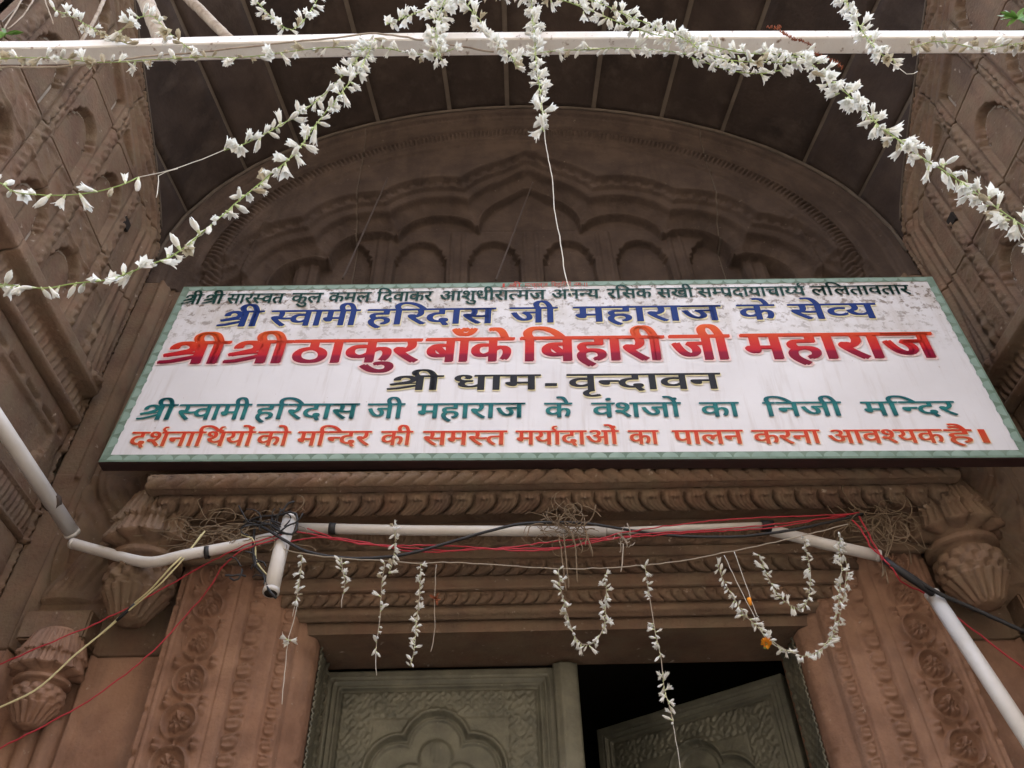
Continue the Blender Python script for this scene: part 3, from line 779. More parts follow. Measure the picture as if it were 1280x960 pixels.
LINES = {
"L1": [('श्री', -1.331, -1.262, 0.3104, 0.3643), ('श्री', -1.257, -1.184, 0.3106, 0.3643), ('सारस्वत', -1.171, -0.963, 0.311, 0.3645), ('कुल', -0.935, -0.823, 0.3115, 0.3646), ('कमल', -0.8, -0.648, 0.3119, 0.3647), ('दिवाकर', -0.626, -0.425, 0.3125, 0.3649), ('आशुधीरात्मज', -0.397, -0.021, 0.3133, 0.3651), ('अनन्य', 0.002, 0.17, 0.3141, 0.3653), ('रसिक', 0.198, 0.354, 0.3146, 0.3655), ('सखी', 0.374, 0.501, 0.315, 0.3656), ('सम्प्रदायाचार्य्य', 0.516, 0.891, 0.3158, 0.3658), ('ललितावतार', 0.912, 1.252, 0.3168, 0.3661)],
"L2": [('श्री', -1.165, -1.019, 0.1855, 0.2687), ('स्वामी', -0.986, -0.676, 0.1861, 0.2686), ('हरिदास', -0.644, -0.198, 0.1872, 0.2686), ('जी', -0.143, 0.017, 0.1881, 0.2686), ('महाराज', 0.078, 0.58, 0.1891, 0.2686), ('के', 0.641, 0.764, 0.19, 0.2686), ('सेव्य', 0.815, 1.107, 0.1907, 0.2686)],
"L3": [('श्री', -1.312, -1.097, 0.0016, 0.1093), ('श्री', -1.09, -0.883, 0.0011, 0.11), ('ठाकुर', -0.871, -0.443, 0.0003, 0.1111), ('बाँके', -0.42, -0.133, -0.0005, 0.1124), ('बिहारी', -0.102, 0.366, -0.0014, 0.1137), ('जी', 0.393, 0.582, -0.0022, 0.1149), ('महाराज', 0.628, 1.242, -0.0032, 0.1163)],
"L4": [('श्री', -0.527, -0.354, -0.1289, -0.0644), ('धाम', -0.313, -0.043, -0.1307, -0.0645), ('·', -0.023, 0.008, -0.132, -0.0646), ('वृन्दावन', 0.046, 0.526, -0.1341, -0.0647)],
"L5": [('श्री', -1.298, -1.185, -0.2483, -0.183), ('स्वामी', -1.176, -0.949, -0.2486, -0.1839), ('हरिदास', -0.93, -0.607, -0.249, -0.1854), ('जी', -0.578, -0.464, -0.2493, -0.1867), ('महाराज', -0.422, -0.09, -0.2497, -0.1881), ('के', -0.028, 0.055, -0.2501, -0.1895), ('वंशजों', 0.117, 0.388, -0.2504, -0.1907), ('का', 0.447, 0.564, -0.2508, -0.192), ('निजी', 0.639, 0.872, -0.2511, -0.1933), ('मन्दिर', 0.933, 1.209, -0.2516, -0.1949)],
"L6": [('दर्शनार्थियों', -1.288, -0.908, -0.3554, -0.2985), ('को', -0.897, -0.8, -0.3559, -0.2996), ('मन्दिर', -0.774, -0.553, -0.3562, -0.3005), ('की', -0.52, -0.427, -0.3566, -0.3013), ('समस्त', -0.393, -0.143, -0.3569, -0.3022), ('मर्यादाओं', -0.114, 0.19, -0.3575, -0.3036), ('का', 0.221, 0.308, -0.3579, -0.3046), ('पालन', 0.351, 0.556, -0.3583, -0.3054), ('करना', 0.585, 0.78, -0.3587, -0.3064), ('आवश्यक', 0.804, 1.134, -0.3592, -0.3077), ('है', 1.142, 1.219, -0.3596, -0.3086), ('।', 1.24, 1.256, -0.3597, -0.3089)],
"L0": [('।', -0.176, -0.168, 0.3836, 0.4043), ('श्री', -0.156, -0.107, 0.3835, 0.4042), ('मत्कुञ्ज', -0.096, -0.012, 0.3834, 0.404), ('बिहारिणे', -0.0, 0.072, 0.3832, 0.4039), ('नमः', 0.08, 0.112, 0.3831, 0.4037), ('॥', 0.118, 0.129, 0.383, 0.4037)],
}
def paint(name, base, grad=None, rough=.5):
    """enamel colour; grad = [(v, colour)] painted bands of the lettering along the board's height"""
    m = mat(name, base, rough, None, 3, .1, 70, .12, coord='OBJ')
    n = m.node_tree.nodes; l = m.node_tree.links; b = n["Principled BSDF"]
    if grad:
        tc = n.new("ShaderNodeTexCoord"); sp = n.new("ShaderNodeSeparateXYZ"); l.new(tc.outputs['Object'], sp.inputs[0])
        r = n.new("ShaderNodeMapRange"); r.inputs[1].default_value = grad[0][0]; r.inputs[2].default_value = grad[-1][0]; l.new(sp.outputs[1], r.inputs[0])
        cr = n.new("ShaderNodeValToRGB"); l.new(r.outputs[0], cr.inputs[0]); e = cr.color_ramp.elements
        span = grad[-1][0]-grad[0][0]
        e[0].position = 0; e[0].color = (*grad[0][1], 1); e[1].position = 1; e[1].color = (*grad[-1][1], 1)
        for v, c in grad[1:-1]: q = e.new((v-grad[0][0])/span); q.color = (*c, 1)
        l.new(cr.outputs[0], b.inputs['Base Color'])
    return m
PL = {
 "L0": paint("small_red_paint", (.45, .07, .05)),
 "L1": paint("dark_green_paint", (.006, .045, .036)),
 "L2": paint("blue_paint", (.010, .032, .17)),
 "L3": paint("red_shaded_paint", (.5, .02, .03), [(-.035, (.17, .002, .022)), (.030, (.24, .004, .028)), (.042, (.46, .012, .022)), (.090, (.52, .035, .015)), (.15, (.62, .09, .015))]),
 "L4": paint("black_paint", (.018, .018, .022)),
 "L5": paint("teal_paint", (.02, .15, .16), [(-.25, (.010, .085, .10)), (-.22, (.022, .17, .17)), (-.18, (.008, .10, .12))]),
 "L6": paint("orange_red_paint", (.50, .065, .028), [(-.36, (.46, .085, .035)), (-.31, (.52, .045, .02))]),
 "P3": paint("pink_outline_paint", (.78, .60, .60)), "P2": paint("cream_outline_paint", (.78, .72, .46)), "P6": paint("peach_outline_paint", (.80, .58, .42)),
}
THICK = {"L0": (.0, .0), "L1": (.020, .004), "L2": (.034, .004), "L3": (.040, .010), "L4": (.034, .003), "L5": (.024, .003), "L6": (.022, .003)}
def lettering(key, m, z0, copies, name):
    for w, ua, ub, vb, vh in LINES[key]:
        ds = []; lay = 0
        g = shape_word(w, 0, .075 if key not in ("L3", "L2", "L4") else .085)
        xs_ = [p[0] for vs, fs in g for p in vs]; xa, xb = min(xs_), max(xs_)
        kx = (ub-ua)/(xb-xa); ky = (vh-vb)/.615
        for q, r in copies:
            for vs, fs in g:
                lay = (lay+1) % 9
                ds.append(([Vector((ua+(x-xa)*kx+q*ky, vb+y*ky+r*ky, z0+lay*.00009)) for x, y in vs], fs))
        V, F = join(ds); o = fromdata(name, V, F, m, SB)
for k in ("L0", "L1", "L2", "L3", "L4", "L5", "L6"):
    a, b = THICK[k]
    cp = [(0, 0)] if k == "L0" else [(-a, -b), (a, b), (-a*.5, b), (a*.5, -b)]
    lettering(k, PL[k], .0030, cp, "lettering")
    if k == "L3": lettering(k, PL["P3"], .0019, [(a*1.0*sg+.034*math.cos(t), .032*math.sin(t)-.012) for t in [i*PI/4 for i in range(8)] for sg in (-1, 1)], "lettering_outline")
    if k in ("L2", "L4"): lettering(k, PL["P2"], .0019, [(a+.022, -b-.035), (a+.022, 0), (0, -b-.035), (-a, -b-.035)], "lettering_outline")
    if k == "L6": lettering(k, PL["P6"], .0019, [(a+.03, -b-.03), (a+.035, 0), (-a-.03, b+.02)], "lettering_outline")
bpy.context.view_layer.update()
# hanging wires of the board
for i, (a, b) in enumerate((((-0.676, 0, 4.971), (-0.732, -0.22, 3.932)), ((0.022, 0.1, 5.079), (-0.169, -0.24, 3.893)))):
    o = tube("hanging_wire", [a, b], .0035, M['steel_wire'], seg=6)
    tag(o, ["thin dark wire slanting from the arch down to the left half of the signboard", "thin dark wire slanting from the arch apex down to the middle of the signboard"][i], "wire")

# ================================================================ white beam over the entrance
def beam():
    P = [(-1.654, -1.24, 3.534), (-1.237, -1.24, 3.53), (-0.975, -1.24, 3.545), (-0.553, -1.24, 3.563), (-0.124, -1.24, 3.57), (0.391, -1.24, 3.571), (0.889, -1.24, 3.568), (1.593, -1.24, 3.564)]
    Q = resample(P, .06); vs = []; fs = []; w, h = .042, .040
    for i, q in enumerate(Q):
        for dy, dz in ((-w/2, -h/2+.003), (-w/2+.003, -h/2), (w/2-.003, -h/2), (w/2, -h/2+.003), (w/2, h/2-.003), (w/2-.003, h/2), (-w/2+.003, h/2), (-w/2, h/2-.003)): vs.append(q+Vector((0, dy, dz)))
    for i in range(len(Q)-1):
        for k in range(8): fs.append((i*8+k, i*8+(k+1) % 8, i*8+8+(k+1) % 8, i*8+8+k))
    o = fromdata("beam", vs, fs, M['bar'])
    tag(o, "long white painted metal bar crossing the top of the entrance, draped with white flowers", "beam")
beam()
# ================================================================ white flowers
def petal(L, w, open_, az, curl, base=.34):
    """one petal as a bent, cupped strip starting on the tube, round-tipped"""
    vs = []; fs = []; n = 5; r = .0026; z = L*base; a = open_*.25
    for i in range(n+1):
        t = i/n
        ww = w*(.42+.58*math.sin(PI*min(1, .12+.80*t)))*(1 if t < .8 else (.70 if t < 1 else .12))
        for s in (-1, 0, 1):
            x = r-(.0016 if s else 0)*(1-t*.3)*-1*(-1); y = s*ww/2
            vs.append(Vector((x*math.cos(az)-y*math.sin(az), x*math.sin(az)+y*math.cos(az), z)))
        a += (open_*.9+curl*t)/n; stp = L*(1-base)/n
        if open_ < .25 and t > .45: a -= .22
        r += stp*math.sin(a); z += stp*math.cos(a)
    for i in range(n):
        for j in (0, 1): b_ = i*3+j; fs.append((b_, b_+1, b_+4, b_+3))
    return vs, fs
def flower_mesh(name, openness, L=.034, m=('petal', 'petal_base'), seed=0):
    rg = random.Random(seed); ds = []
    for k in range(6):
        inner = k % 2
        ds.append(petal(L*rg.uniform(.88, 1.08), .0112*rg.uniform(.85, 1.15)*(1 if openness > .3 else .80), openness*(.75 if inner else 1.1)*rg.uniform(.75, 1.25), k*PI/3+rg.uniform(-.12, .12), rg.uniform(-.1, .35)*openness))
    V, F = join(ds); npet = len(F)
    # tube and swollen body
    segs = 7; prof = [(0, .0012), (L*.12, .0020), (L*.28, .0030), (L*.45, .0048 if openness < .3 else .0040), (L*.62, .0050 if openness < .3 else .0025), (L*.80, .0036 if openness < .3 else .001)]
    b = len(V)
    for z, r in prof:
        for k in range(segs): V.append(Vector((r*math.cos(2*PI*k/segs), r*math.sin(2*PI*k/segs), z)))
    for i in range(len(prof)-1):
        for k in range(segs): F.append((b+i*segs+k, b+i*segs+(k+1) % segs, b+(i+1)*segs+(k+1) % segs, b+(i+1)*segs+k))
    me = bpy.data.meshes.new(name); me.from_pydata([tuple(v) for v in V], [], F)
    me.materials.append(M[m[0]]); me.materials.append(M[m[1]])
    for i, p in enumerate(me.polygons):
        if i >= npet and i < npet+2*segs: p.material_index = 1
    me.shade_smooth(); return me
FL = [flower_mesh("flower", o_, L_, seed=i) for i, (o_, L_) in enumerate([(.12, .030), (.18, .034), (.40, .034), (.62, .033), (.95, .031), (.30, .036), (.75, .035)])]
FA = [flower_mesh("flower", o_, L_, ('faded', 'faded'), seed=20+i) for i, (o_, L_) in enumerate([(.2, .028), (.6, .030), (1.2, .027)])]
def garland(label, pts, spacing=.012, size=1.0, faded=0.04, gaps=(), out=.35, strand=.0010, smat='stem_green', bud=.35, group=None, name="flower_garland", fat=.003, extra=()):
    """string with single flowers tied on; gaps = (from, to) fractions left bare"""
    t = empty(name, label, "garland", group, loc=tuple(pts[0]))
    T = Vector(pts[0]); P = [Vector(p)-T for p in pts]
    tube("string", P, strand, M[smat], t, seg=6, jitter=.0006)
    for e in extra: tube("loose_thread", [Vector(p)-T for p in e], .0008, M['thread'], t, seg=5, jitter=.0008)
    Q = resample(P, spacing); n = len(Q)
    for i, q in enumerate(Q):
        f = i/max(1, n-1)
        if any(a <= f <= b for a, b in gaps): continue
        d = (Q[min(i+1, n-1)]-Q[max(i-1, 0)]).normalized()
        side = d.cross(Vector((random.uniform(-1, 1), random.uniform(-1, 1), random.uniform(-1, 1)))).normalized()
        ax = (d*random.choice((-1, 1))*random.uniform(.5, 1.1) + side*random.uniform(.4, 1.2)*(1+out) + Vector((0, 0, -.25))).normalized()
        fd = random.random() < faded
        if fd: me = random.choice(FA)
        else: me = random.choice(FL[:2]+FL[5:6]) if random.random() < bud else random.choice(FL[2:])
        o = bpy.data.objects.new("flower", me); o.parent = t
        o.location = q + side*random.uniform(0, fat) - ax*.004*size
        o.rotation_euler = (ax.to_track_quat('Z', 'Y') @ Matrix.Rotation(random.uniform(0, 6.28), 3, 'Z').to_quaternion()).to_euler()
        s = size*random.uniform(.68, 1.2); o.scale = (s*random.uniform(.85, 1.15), s, s)
        C.objects.link(o)
    return t
BARG = "white flower garlands draped over the beam"
garland("longest white flower swag, hanging from the beam down to the left edge", [(-0.44, -1.3, 3.461), (-0.462, -1.3, 3.299), (-0.488, -1.3, 3.189), (-0.517, -1.3, 3.076), (-0.542, -1.3, 2.962), (-0.575, -1.3, 2.885), (-0.613, -1.3, 2.804), (-0.647, -1.3, 2.726), (-0.688, -1.3, 2.646), (-0.724, -1.3, 2.62), (-0.764, -1.3, 2.589), (-0.816, -1.3, 2.58), (-0.867, -1.3, 2.569), (-0.984, -1.3, 2.59)], .0120, .92, .06, bud=.6, group=BARG, gaps=((.86, .875),))
garland("upper left swag of white flowers that thins to a bare thread near the carved niches", [(-0.46, -1.28, 3.491), (-0.487, -1.28, 3.366), (-0.53, -1.28, 3.23), (-0.581, -1.28, 3.127), (-0.625, -1.28, 3.064), (-0.663, -1.28, 3.022), (-0.69, -1.28, 3.004)], .0110, .86, .03, bud=.6, group=BARG)
garland("sparse string of white flowers sagging at the left edge beside the niches", [(-1.106, -1.3, 2.9), (-1.049, -1.3, 2.865), (-1.009, -1.3, 2.834), (-0.949, -1.3, 2.823), (-0.895, -1.3, 2.825), (-0.857, -1.3, 2.837), (-0.834, -1.3, 2.852), (-0.811, -1.3, 2.878)], .026, .95, .10, bud=.45, group=BARG, extra=[[(-0.819, -1.29, 2.894), (-0.764, -1.29, 2.92), (-0.721, -1.29, 2.953), (-0.681, -1.29, 2.99)], [(-0.754, -1.29, 2.923), (-0.782, -1.29, 2.907), (-0.774, -1.29, 2.867), (-0.766, -1.29, 2.828)]])
garland("faded flowers wound along the left end of the white beam", [(-1.324, -1.285, 3.388), (-1.224, -1.285, 3.403), (-1.151, -1.285, 3.398), (-1.038, -1.285, 3.377), (-0.918, -1.285, 3.392), (-0.814, -1.285, 3.403), (-0.741, -1.285, 3.398), (-0.656, -1.285, 3.422), (-0.568, -1.285, 3.446), (-0.477, -1.285, 3.454)], .017, .92, .40, group=BARG, bud=.5)
garland("short spray of fading flowers among the sticks above the left end of the beam", [(-1.276, -1.27, 3.712), (-1.211, -1.27, 3.662), (-1.144, -1.27, 3.599), (-1.091, -1.27, 3.552), (-1.03, -1.27, 3.507)], .013, .85, .55, group=BARG)
garland("flower strand knotted round the thick stick above the beam", [(-1.047, -1.29, 3.536), (-1.035, -1.29, 3.596), (-0.999, -1.29, 3.619), (-0.935, -1.29, 3.526), (-0.866, -1.29, 3.438)], .015, .95, .35, group=BARG)
garland("thin v-shaped strand of white buds above the beam, left of centre", [(-0.815, -1.27, 3.835), (-0.749, -1.27, 3.707), (-0.688, -1.27, 3.609), (-0.653, -1.27, 3.589), (-0.633, -1.27, 3.676), (-0.62, -1.27, 3.822)], .0135, .85, .05, group=BARG, bud=.6)
garland("strand of small buds running along the beam left of the centre cluster", [(-0.492, -1.29, 3.425), (-0.42, -1.29, 3.433), (-0.363, -1.29, 3.407), (-0.309, -1.29, 3.398), (-0.264, -1.29, 3.423)], .011, .75, .05, group=BARG, bud=.7)
garland("thick hanging bunch of white flowers left of the beam's centre", [(-0.272, -1.3, 3.792), (-0.289, -1.3, 3.686), (-0.301, -1.3, 3.578), (-0.302, -1.3, 3.473), (-0.295, -1.3, 3.4), (-0.285, -1.3, 3.351)], .0052, .85, .06, group=BARG, fat=.020)
garland("strand of white flowers rising from the bunch to the upper left", [(-0.427, -1.28, 3.591), (-0.38, -1.28, 3.639), (-0.333, -1.28, 3.688), (-0.285, -1.28, 3.765), (-0.223, -1.28, 3.819)], .010, .9, .05, group=BARG)
garland("chain of white flowers looping down across the beam just right of the bunch", [(-0.253, -1.3, 3.748), (-0.231, -1.3, 3.645), (-0.201, -1.3, 3.563), (-0.182, -1.3, 3.485), (-0.16, -1.3, 3.428), (-0.132, -1.3, 3.374), (-0.121, -1.3, 3.318)], .010, .88, .04, group=BARG, fat=.006)
garland("white flower tassel at the centre ending in a long loose thread over the board", [(-0.068, -1.29, 3.818), (-0.072, -1.29, 3.66), (-0.073, -1.29, 3.54), (-0.074, -1.29, 3.421), (-0.075, -1.29, 3.327), (-0.073, -1.29, 3.259), (-0.072, -1.29, 3.204)], .0085, .85, .0, group=BARG, bud=.6, fat=.004, extra=[[(-0.072, -1.29, 3.204), (-0.071, -1.29, 3.152), (-0.072, -1.29, 3.064), (-0.071, -1.29, 2.987), (-0.067, -1.29, 2.883), (-0.068, -1.29, 2.781), (-0.064, -1.29, 2.693), (-0.063, -1.29, 2.618), (-0.061, -1.29, 2.584), (-0.054, -1.29, 2.545)]])
garland("pair of lone white flowers tied low on the centre thread", [(-0.074, -1.29, 3.162), (-0.072, -1.29, 3.138), (-0.072, -1.29, 3.089), (-0.073, -1.29, 3.054)], .0095, .95, .0, group=BARG, bud=.5)
garland("upper strand of white flowers slanting rightward from the centre", [(-0.201, -1.3, 3.737), (-0.08, -1.3, 3.705), (-0.001, -1.3, 3.684), (0.073, -1.3, 3.613), (0.142, -1.3, 3.536), (0.201, -1.3, 3.481), (0.261, -1.3, 3.446), (0.328, -1.3, 3.411), (0.394, -1.3, 3.376), (0.482, -1.3, 3.367), (0.533, -1.3, 3.342)], .0080, .82, .06, group=BARG, fat=.010)
garland("second strand of white flowers right of the centre, crossing the first", [(-0.019, -1.31, 3.73), (0.048, -1.31, 3.677), (0.103, -1.31, 3.626), (0.162, -1.31, 3.548), (0.228, -1.31, 3.484), (0.276, -1.31, 3.413), (0.298, -1.31, 3.355), (0.36, -1.31, 3.314), (0.437, -1.31, 3.305), (0.518, -1.31, 3.312)], .0082, .82, .06, group=BARG, fat=.010)
garland("strand of small buds along the underside of the beam right of centre", [(-0.108, -1.27, 3.433), (-0.033, -1.27, 3.458), (0.043, -1.27, 3.465), (0.119, -1.27, 3.473), (0.193, -1.27, 3.464), (0.266, -1.27, 3.446), (0.297, -1.27, 3.412), (0.352, -1.27, 3.362), (0.41, -1.27, 3.337), (0.477, -1.27, 3.353), (0.543, -1.27, 3.392)], .0120, .78, .03, group=BARG, bud=.6)
garland("thick right-hand swag of white flowers running down to the right edge", [(0.508, -1.32, 3.298), (0.523, -1.32, 3.229), (0.54, -1.32, 3.164), (0.557, -1.32, 3.089), (0.569, -1.32, 3.006), (0.588, -1.32, 2.952), (0.605, -1.32, 2.895), (0.626, -1.32, 2.856), (0.645, -1.32, 2.814), (0.66, -1.32, 2.766), (0.676, -1.32, 2.725), (0.691, -1.32, 2.684), (0.716, -1.32, 2.639)], .0056, .90, .06, group=BARG, fat=.011)
garland("short strand of white flowers falling across the beam on the right", [(0.729, -1.29, 3.79), (0.727, -1.29, 3.663), (0.717, -1.29, 3.579), (0.71, -1.29, 3.5), (0.71, -1.29, 3.43), (0.716, -1.29, 3.379), (0.731, -1.29, 3.354)], .0085, .92, .04, group=BARG, fat=.006, extra=[[(0.718, -1.29, 3.346), (0.73, -1.29, 3.314), (0.738, -1.29, 3.283), (0.766, -1.29, 3.302)]])
garland("faded flowers lying along the right end of the beam", [(0.808, -1.28, 3.443), (0.869, -1.28, 3.477), (0.913, -1.28, 3.468), (0.968, -1.28, 3.441), (1.046, -1.28, 3.458), (1.131, -1.28, 3.484)], .0115, .85, .6, group=BARG)
for i, P in enumerate([[(0.504, -1.27, 3.592), (0.522, -1.27, 3.583), (0.537, -1.27, 3.587)], [(0.521, -1.28, 3.535), (0.54, -1.28, 3.499), (0.56, -1.28, 3.481), (0.581, -1.28, 3.454)], [(0.556, -1.285, 3.409), (0.582, -1.285, 3.383), (0.596, -1.285, 3.359), (0.607, -1.285, 3.335)]]):
    ds = []
    for q in resample(P, .004):
        for k in range(4):
            v = Vector((random.uniform(-1, 1), random.uniform(-1, 1), random.uniform(-1, 1)))*.005
            ds.append(([q, q+v, q+v*1.2+Vector((.003, 0, .004)), q+Vector((.004, .002, 0))], [(0, 1, 2, 3)]))
    V, F = join(ds); o = fromdata("dried_flower", V, F, M['dry_brown'])
    tag(o, ["tiny dry brown petals on top of the beam right of centre", "curled dry brown flower on the beam among the white ones", "dry brown flower hanging just under the beam above the right swag"][i], "dried flower")
# sticks and stems over the left end
for lab, P, r in (("thick weathered stick standing behind the left end of the beam", [(-1.218, -1.23, 4.118), (-1.109, -1.23, 3.879), (-0.979, -1.23, 3.586)], (.022, .021)),
                  ("pale pole leaning onto the beam from the upper left", [(-1.082, -1.22, 4.033), (-0.826, -1.22, 3.635)], (.015, .013)),
                  ("thin twig leaning against the beam near the left corner", [(-1.206, -1.25, 3.881), (-1.178, -1.25, 3.697), (-1.166, -1.25, 3.555)], (.005, .004)),
                  ("thin pale straw stem in the top left corner", [(-1.364, -1.29, 3.785), (-1.341, -1.29, 3.647), (-1.324, -1.29, 3.529), (-1.317, -1.29, 3.442)], (.002, .0015)),
                  ("thin straw stem crossing the corner garland", [(-1.331, -1.29, 3.763), (-1.312, -1.29, 3.632), (-1.316, -1.29, 3.547)], (.002, .0012)),
                  ("fine stalk slanting down beside the faded flower spray", [(-1.346, -1.28, 3.812), (-1.282, -1.28, 3.696), (-1.234, -1.28, 3.599)], (.0018, .0012)),
                  ("brown string slung along the underside of the left half of the beam", [(-1.307, -1.275, 3.378), (-1.131, -1.275, 3.38), (-0.984, -1.275, 3.423), (-0.829, -1.275, 3.455), (-0.671, -1.275, 3.496), (-0.525, -1.275, 3.53), (-0.451, -1.275, 3.548), (-0.314, -1.275, 3.501), (-0.164, -1.275, 3.439)], (.0022, .0022))):
    o = tube("stick" if "string" not in lab else "twine_string", P, r, M['wood'], seg=9, jitter=.001); tag(o, lab, "stick" if "string" not in lab else "string")
def leaf_tuft(label, c, n, L, spread):
    t = empty("leaf_sprig", label, "leaves", loc=tuple(c))
    for i in range(n):
        a = random.uniform(0, 2*PI); d = Vector((math.cos(a)*spread, random.uniform(-.4, .4), math.sin(a)*spread+.3)).normalized(); l_ = L*random.uniform(.6, 1.1)
        sd_ = d.cross(Vector((random.uniform(-1, 1), random.uniform(-1, 1), .3))).normalized()*l_*.13; vs = []; fs = []
        for k in range(5):
            tt = k/4; w = math.sin(PI*min(.98, tt*.9+.08)); p = d*l_*tt+Vector((0, 0, -.25*l_*tt*tt)); vs += [p-sd_*w, p+Vector((0, 0, -.0015)), p+sd_*w]
        for k in range(4):
            for j in (0, 1): q = k*3+j; fs.append((q, q+1, q+4, q+3))
        fromdata("leaf", vs, fs, M['leaf_green'], t, smooth=True)
leaf_tuft("bright green leafy sprig tucked at the right end of the beam", [(1.121, -1.29, 3.59)][0], 22, .055, 1)
leaf_tuft("small green leafy sprig at the left end of the beam", [(-1.295, -1.3, 3.496)][0], 12, .045, 1)

# ================================================================ small garlands along the door lintel
LG = "small white flower strings hanging from the thread across the door lintel"
o = tube("hanging_thread", [(-0.777, -0.2, 2.805), (-0.698, -0.2, 2.783), (-0.588, -0.2, 2.766), (-0.48, -0.2, 2.757), (-0.383, -0.2, 2.747), (-0.287, -0.2, 2.748), (-0.18, -0.2, 2.738), (-0.009, -0.2, 2.723), (0.108, -0.2, 2.723), (0.223, -0.2, 2.73), (0.337, -0.2, 2.743), (0.427, -0.2, 2.761), (0.542, -0.2, 2.784), (0.683, -0.2, 2.817), (0.805, -0.2, 2.849)], .0016, M['old_thread'], seg=5, jitter=.0012)
tag(o, "long sagging thread strung across the door lintel that carries the small garlands", "thread")
def small(label, pts, **k):
    k.setdefault('spacing', .0078); k.setdefault('size', .64); k.setdefault('bud', .8); k.setdefault('fat', .002)
    return garland(label, pts, group=LG, name="small_garland", strand=.0011, smat='old_thread', **k)
small("short flower string hanging just right of the bent pipe's open end", [(-0.699, -0.21, 2.772), (-0.695, -0.21, 2.721), (-0.693, -0.21, 2.667), (-0.694, -0.21, 2.635)], extra=[[(-0.694, -0.21, 2.635), (-0.695, -0.21, 2.606), (-0.696, -0.21, 2.591)]])
small("stubby double flower string, second from the left on the lintel", [(-0.593, -0.21, 2.762), (-0.586, -0.21, 2.726), (-0.575, -0.21, 2.688), (-0.575, -0.21, 2.655)], spacing=.009, fat=.006, extra=[[(-0.575, -0.21, 2.655), (-0.577, -0.21, 2.637), (-0.575, -0.21, 2.615)]])
small("flower string tied highest on the grey pipe above the others", [(-0.46, -0.21, 2.872), (-0.454, -0.21, 2.822), (-0.453, -0.21, 2.777), (-0.456, -0.21, 2.74), (-0.463, -0.21, 2.714)])
small("long thin flower string with gaps between its buds, ending in bare thread", [(-0.476, -0.21, 2.743), (-0.478, -0.21, 2.693), (-0.477, -0.21, 2.635), (-0.474, -0.21, 2.579), (-0.477, -0.21, 2.526), (-0.476, -0.21, 2.495)], gaps=((.62, .72),), spacing=.014, extra=[[(-0.476, -0.21, 2.495), (-0.475, -0.21, 2.468), (-0.468, -0.21, 2.434)]])
small("straight dense flower string left of the plain thread with a brown bead", [(-0.38, -0.21, 2.736), (-0.379, -0.21, 2.684), (-0.378, -0.21, 2.633), (-0.381, -0.21, 2.578), (-0.382, -0.21, 2.524), (-0.384, -0.21, 2.487), (-0.39, -0.21, 2.458)], spacing=.0068)
small("u-shaped flower loop at the middle of the lintel", [(-0.015, -0.21, 2.715), (-0.012, -0.21, 2.66), (-0.005, -0.21, 2.614), (0.003, -0.21, 2.57), (0.013, -0.21, 2.527), (0.035, -0.21, 2.503), (0.066, -0.21, 2.511), (0.09, -0.21, 2.553), (0.099, -0.21, 2.601), (0.106, -0.21, 2.651), (0.107, -0.21, 2.698)], spacing=.0068, fat=.004)
small("longest flower string reaching down over the dark doorway with a bare tail", [(0.216, -0.21, 2.72), (0.216, -0.21, 2.672), (0.216, -0.21, 2.633), (0.216, -0.21, 2.588), (0.216, -0.21, 2.533), (0.219, -0.21, 2.495), (0.22, -0.21, 2.45), (0.217, -0.21, 2.41), (0.218, -0.21, 2.375), (0.224, -0.21, 2.343), (0.224, -0.21, 2.31)], gaps=((.24, .38), (.62, .68)), extra=[[(0.224, -0.21, 2.31), (0.225, -0.21, 2.27), (0.225, -0.21, 2.227), (0.225, -0.21, 2.185)]])
small("large wide flower loop at the right corner of the lintel holding an orange marigold", [(0.409, -0.21, 2.721), (0.418, -0.21, 2.67), (0.434, -0.21, 2.621), (0.449, -0.21, 2.576), (0.473, -0.21, 2.545), (0.491, -0.21, 2.513), (0.519, -0.21, 2.489), (0.548, -0.21, 2.47), (0.581, -0.21, 2.463), (0.628, -0.21, 2.487), (0.666, -0.21, 2.535), (0.693, -0.21, 2.589), (0.717, -0.21, 2.646), (0.739, -0.21, 2.704), (0.75, -0.21, 2.753), (0.767, -0.21, 2.809)], spacing=.0068, fat=.004)
small("second strand of buds beside the right arm of the large loop", [(0.756, -0.205, 2.782), (0.758, -0.205, 2.719), (0.732, -0.205, 2.648), (0.706, -0.205, 2.592), (0.677, -0.205, 2.537), (0.644, -0.205, 2.495)], spacing=.0115)
small("smaller flower loop hanging inside the large one on the right", [(0.529, -0.215, 2.745), (0.531, -0.215, 2.701), (0.538, -0.215, 2.658), (0.55, -0.215, 2.623), (0.572, -0.215, 2.596), (0.601, -0.215, 2.588), (0.623, -0.215, 2.615), (0.642, -0.215, 2.661), (0.653, -0.215, 2.708), (0.657, -0.215, 2.752), (0.665, -0.215, 2.797)], spacing=.0068, fat=.003)
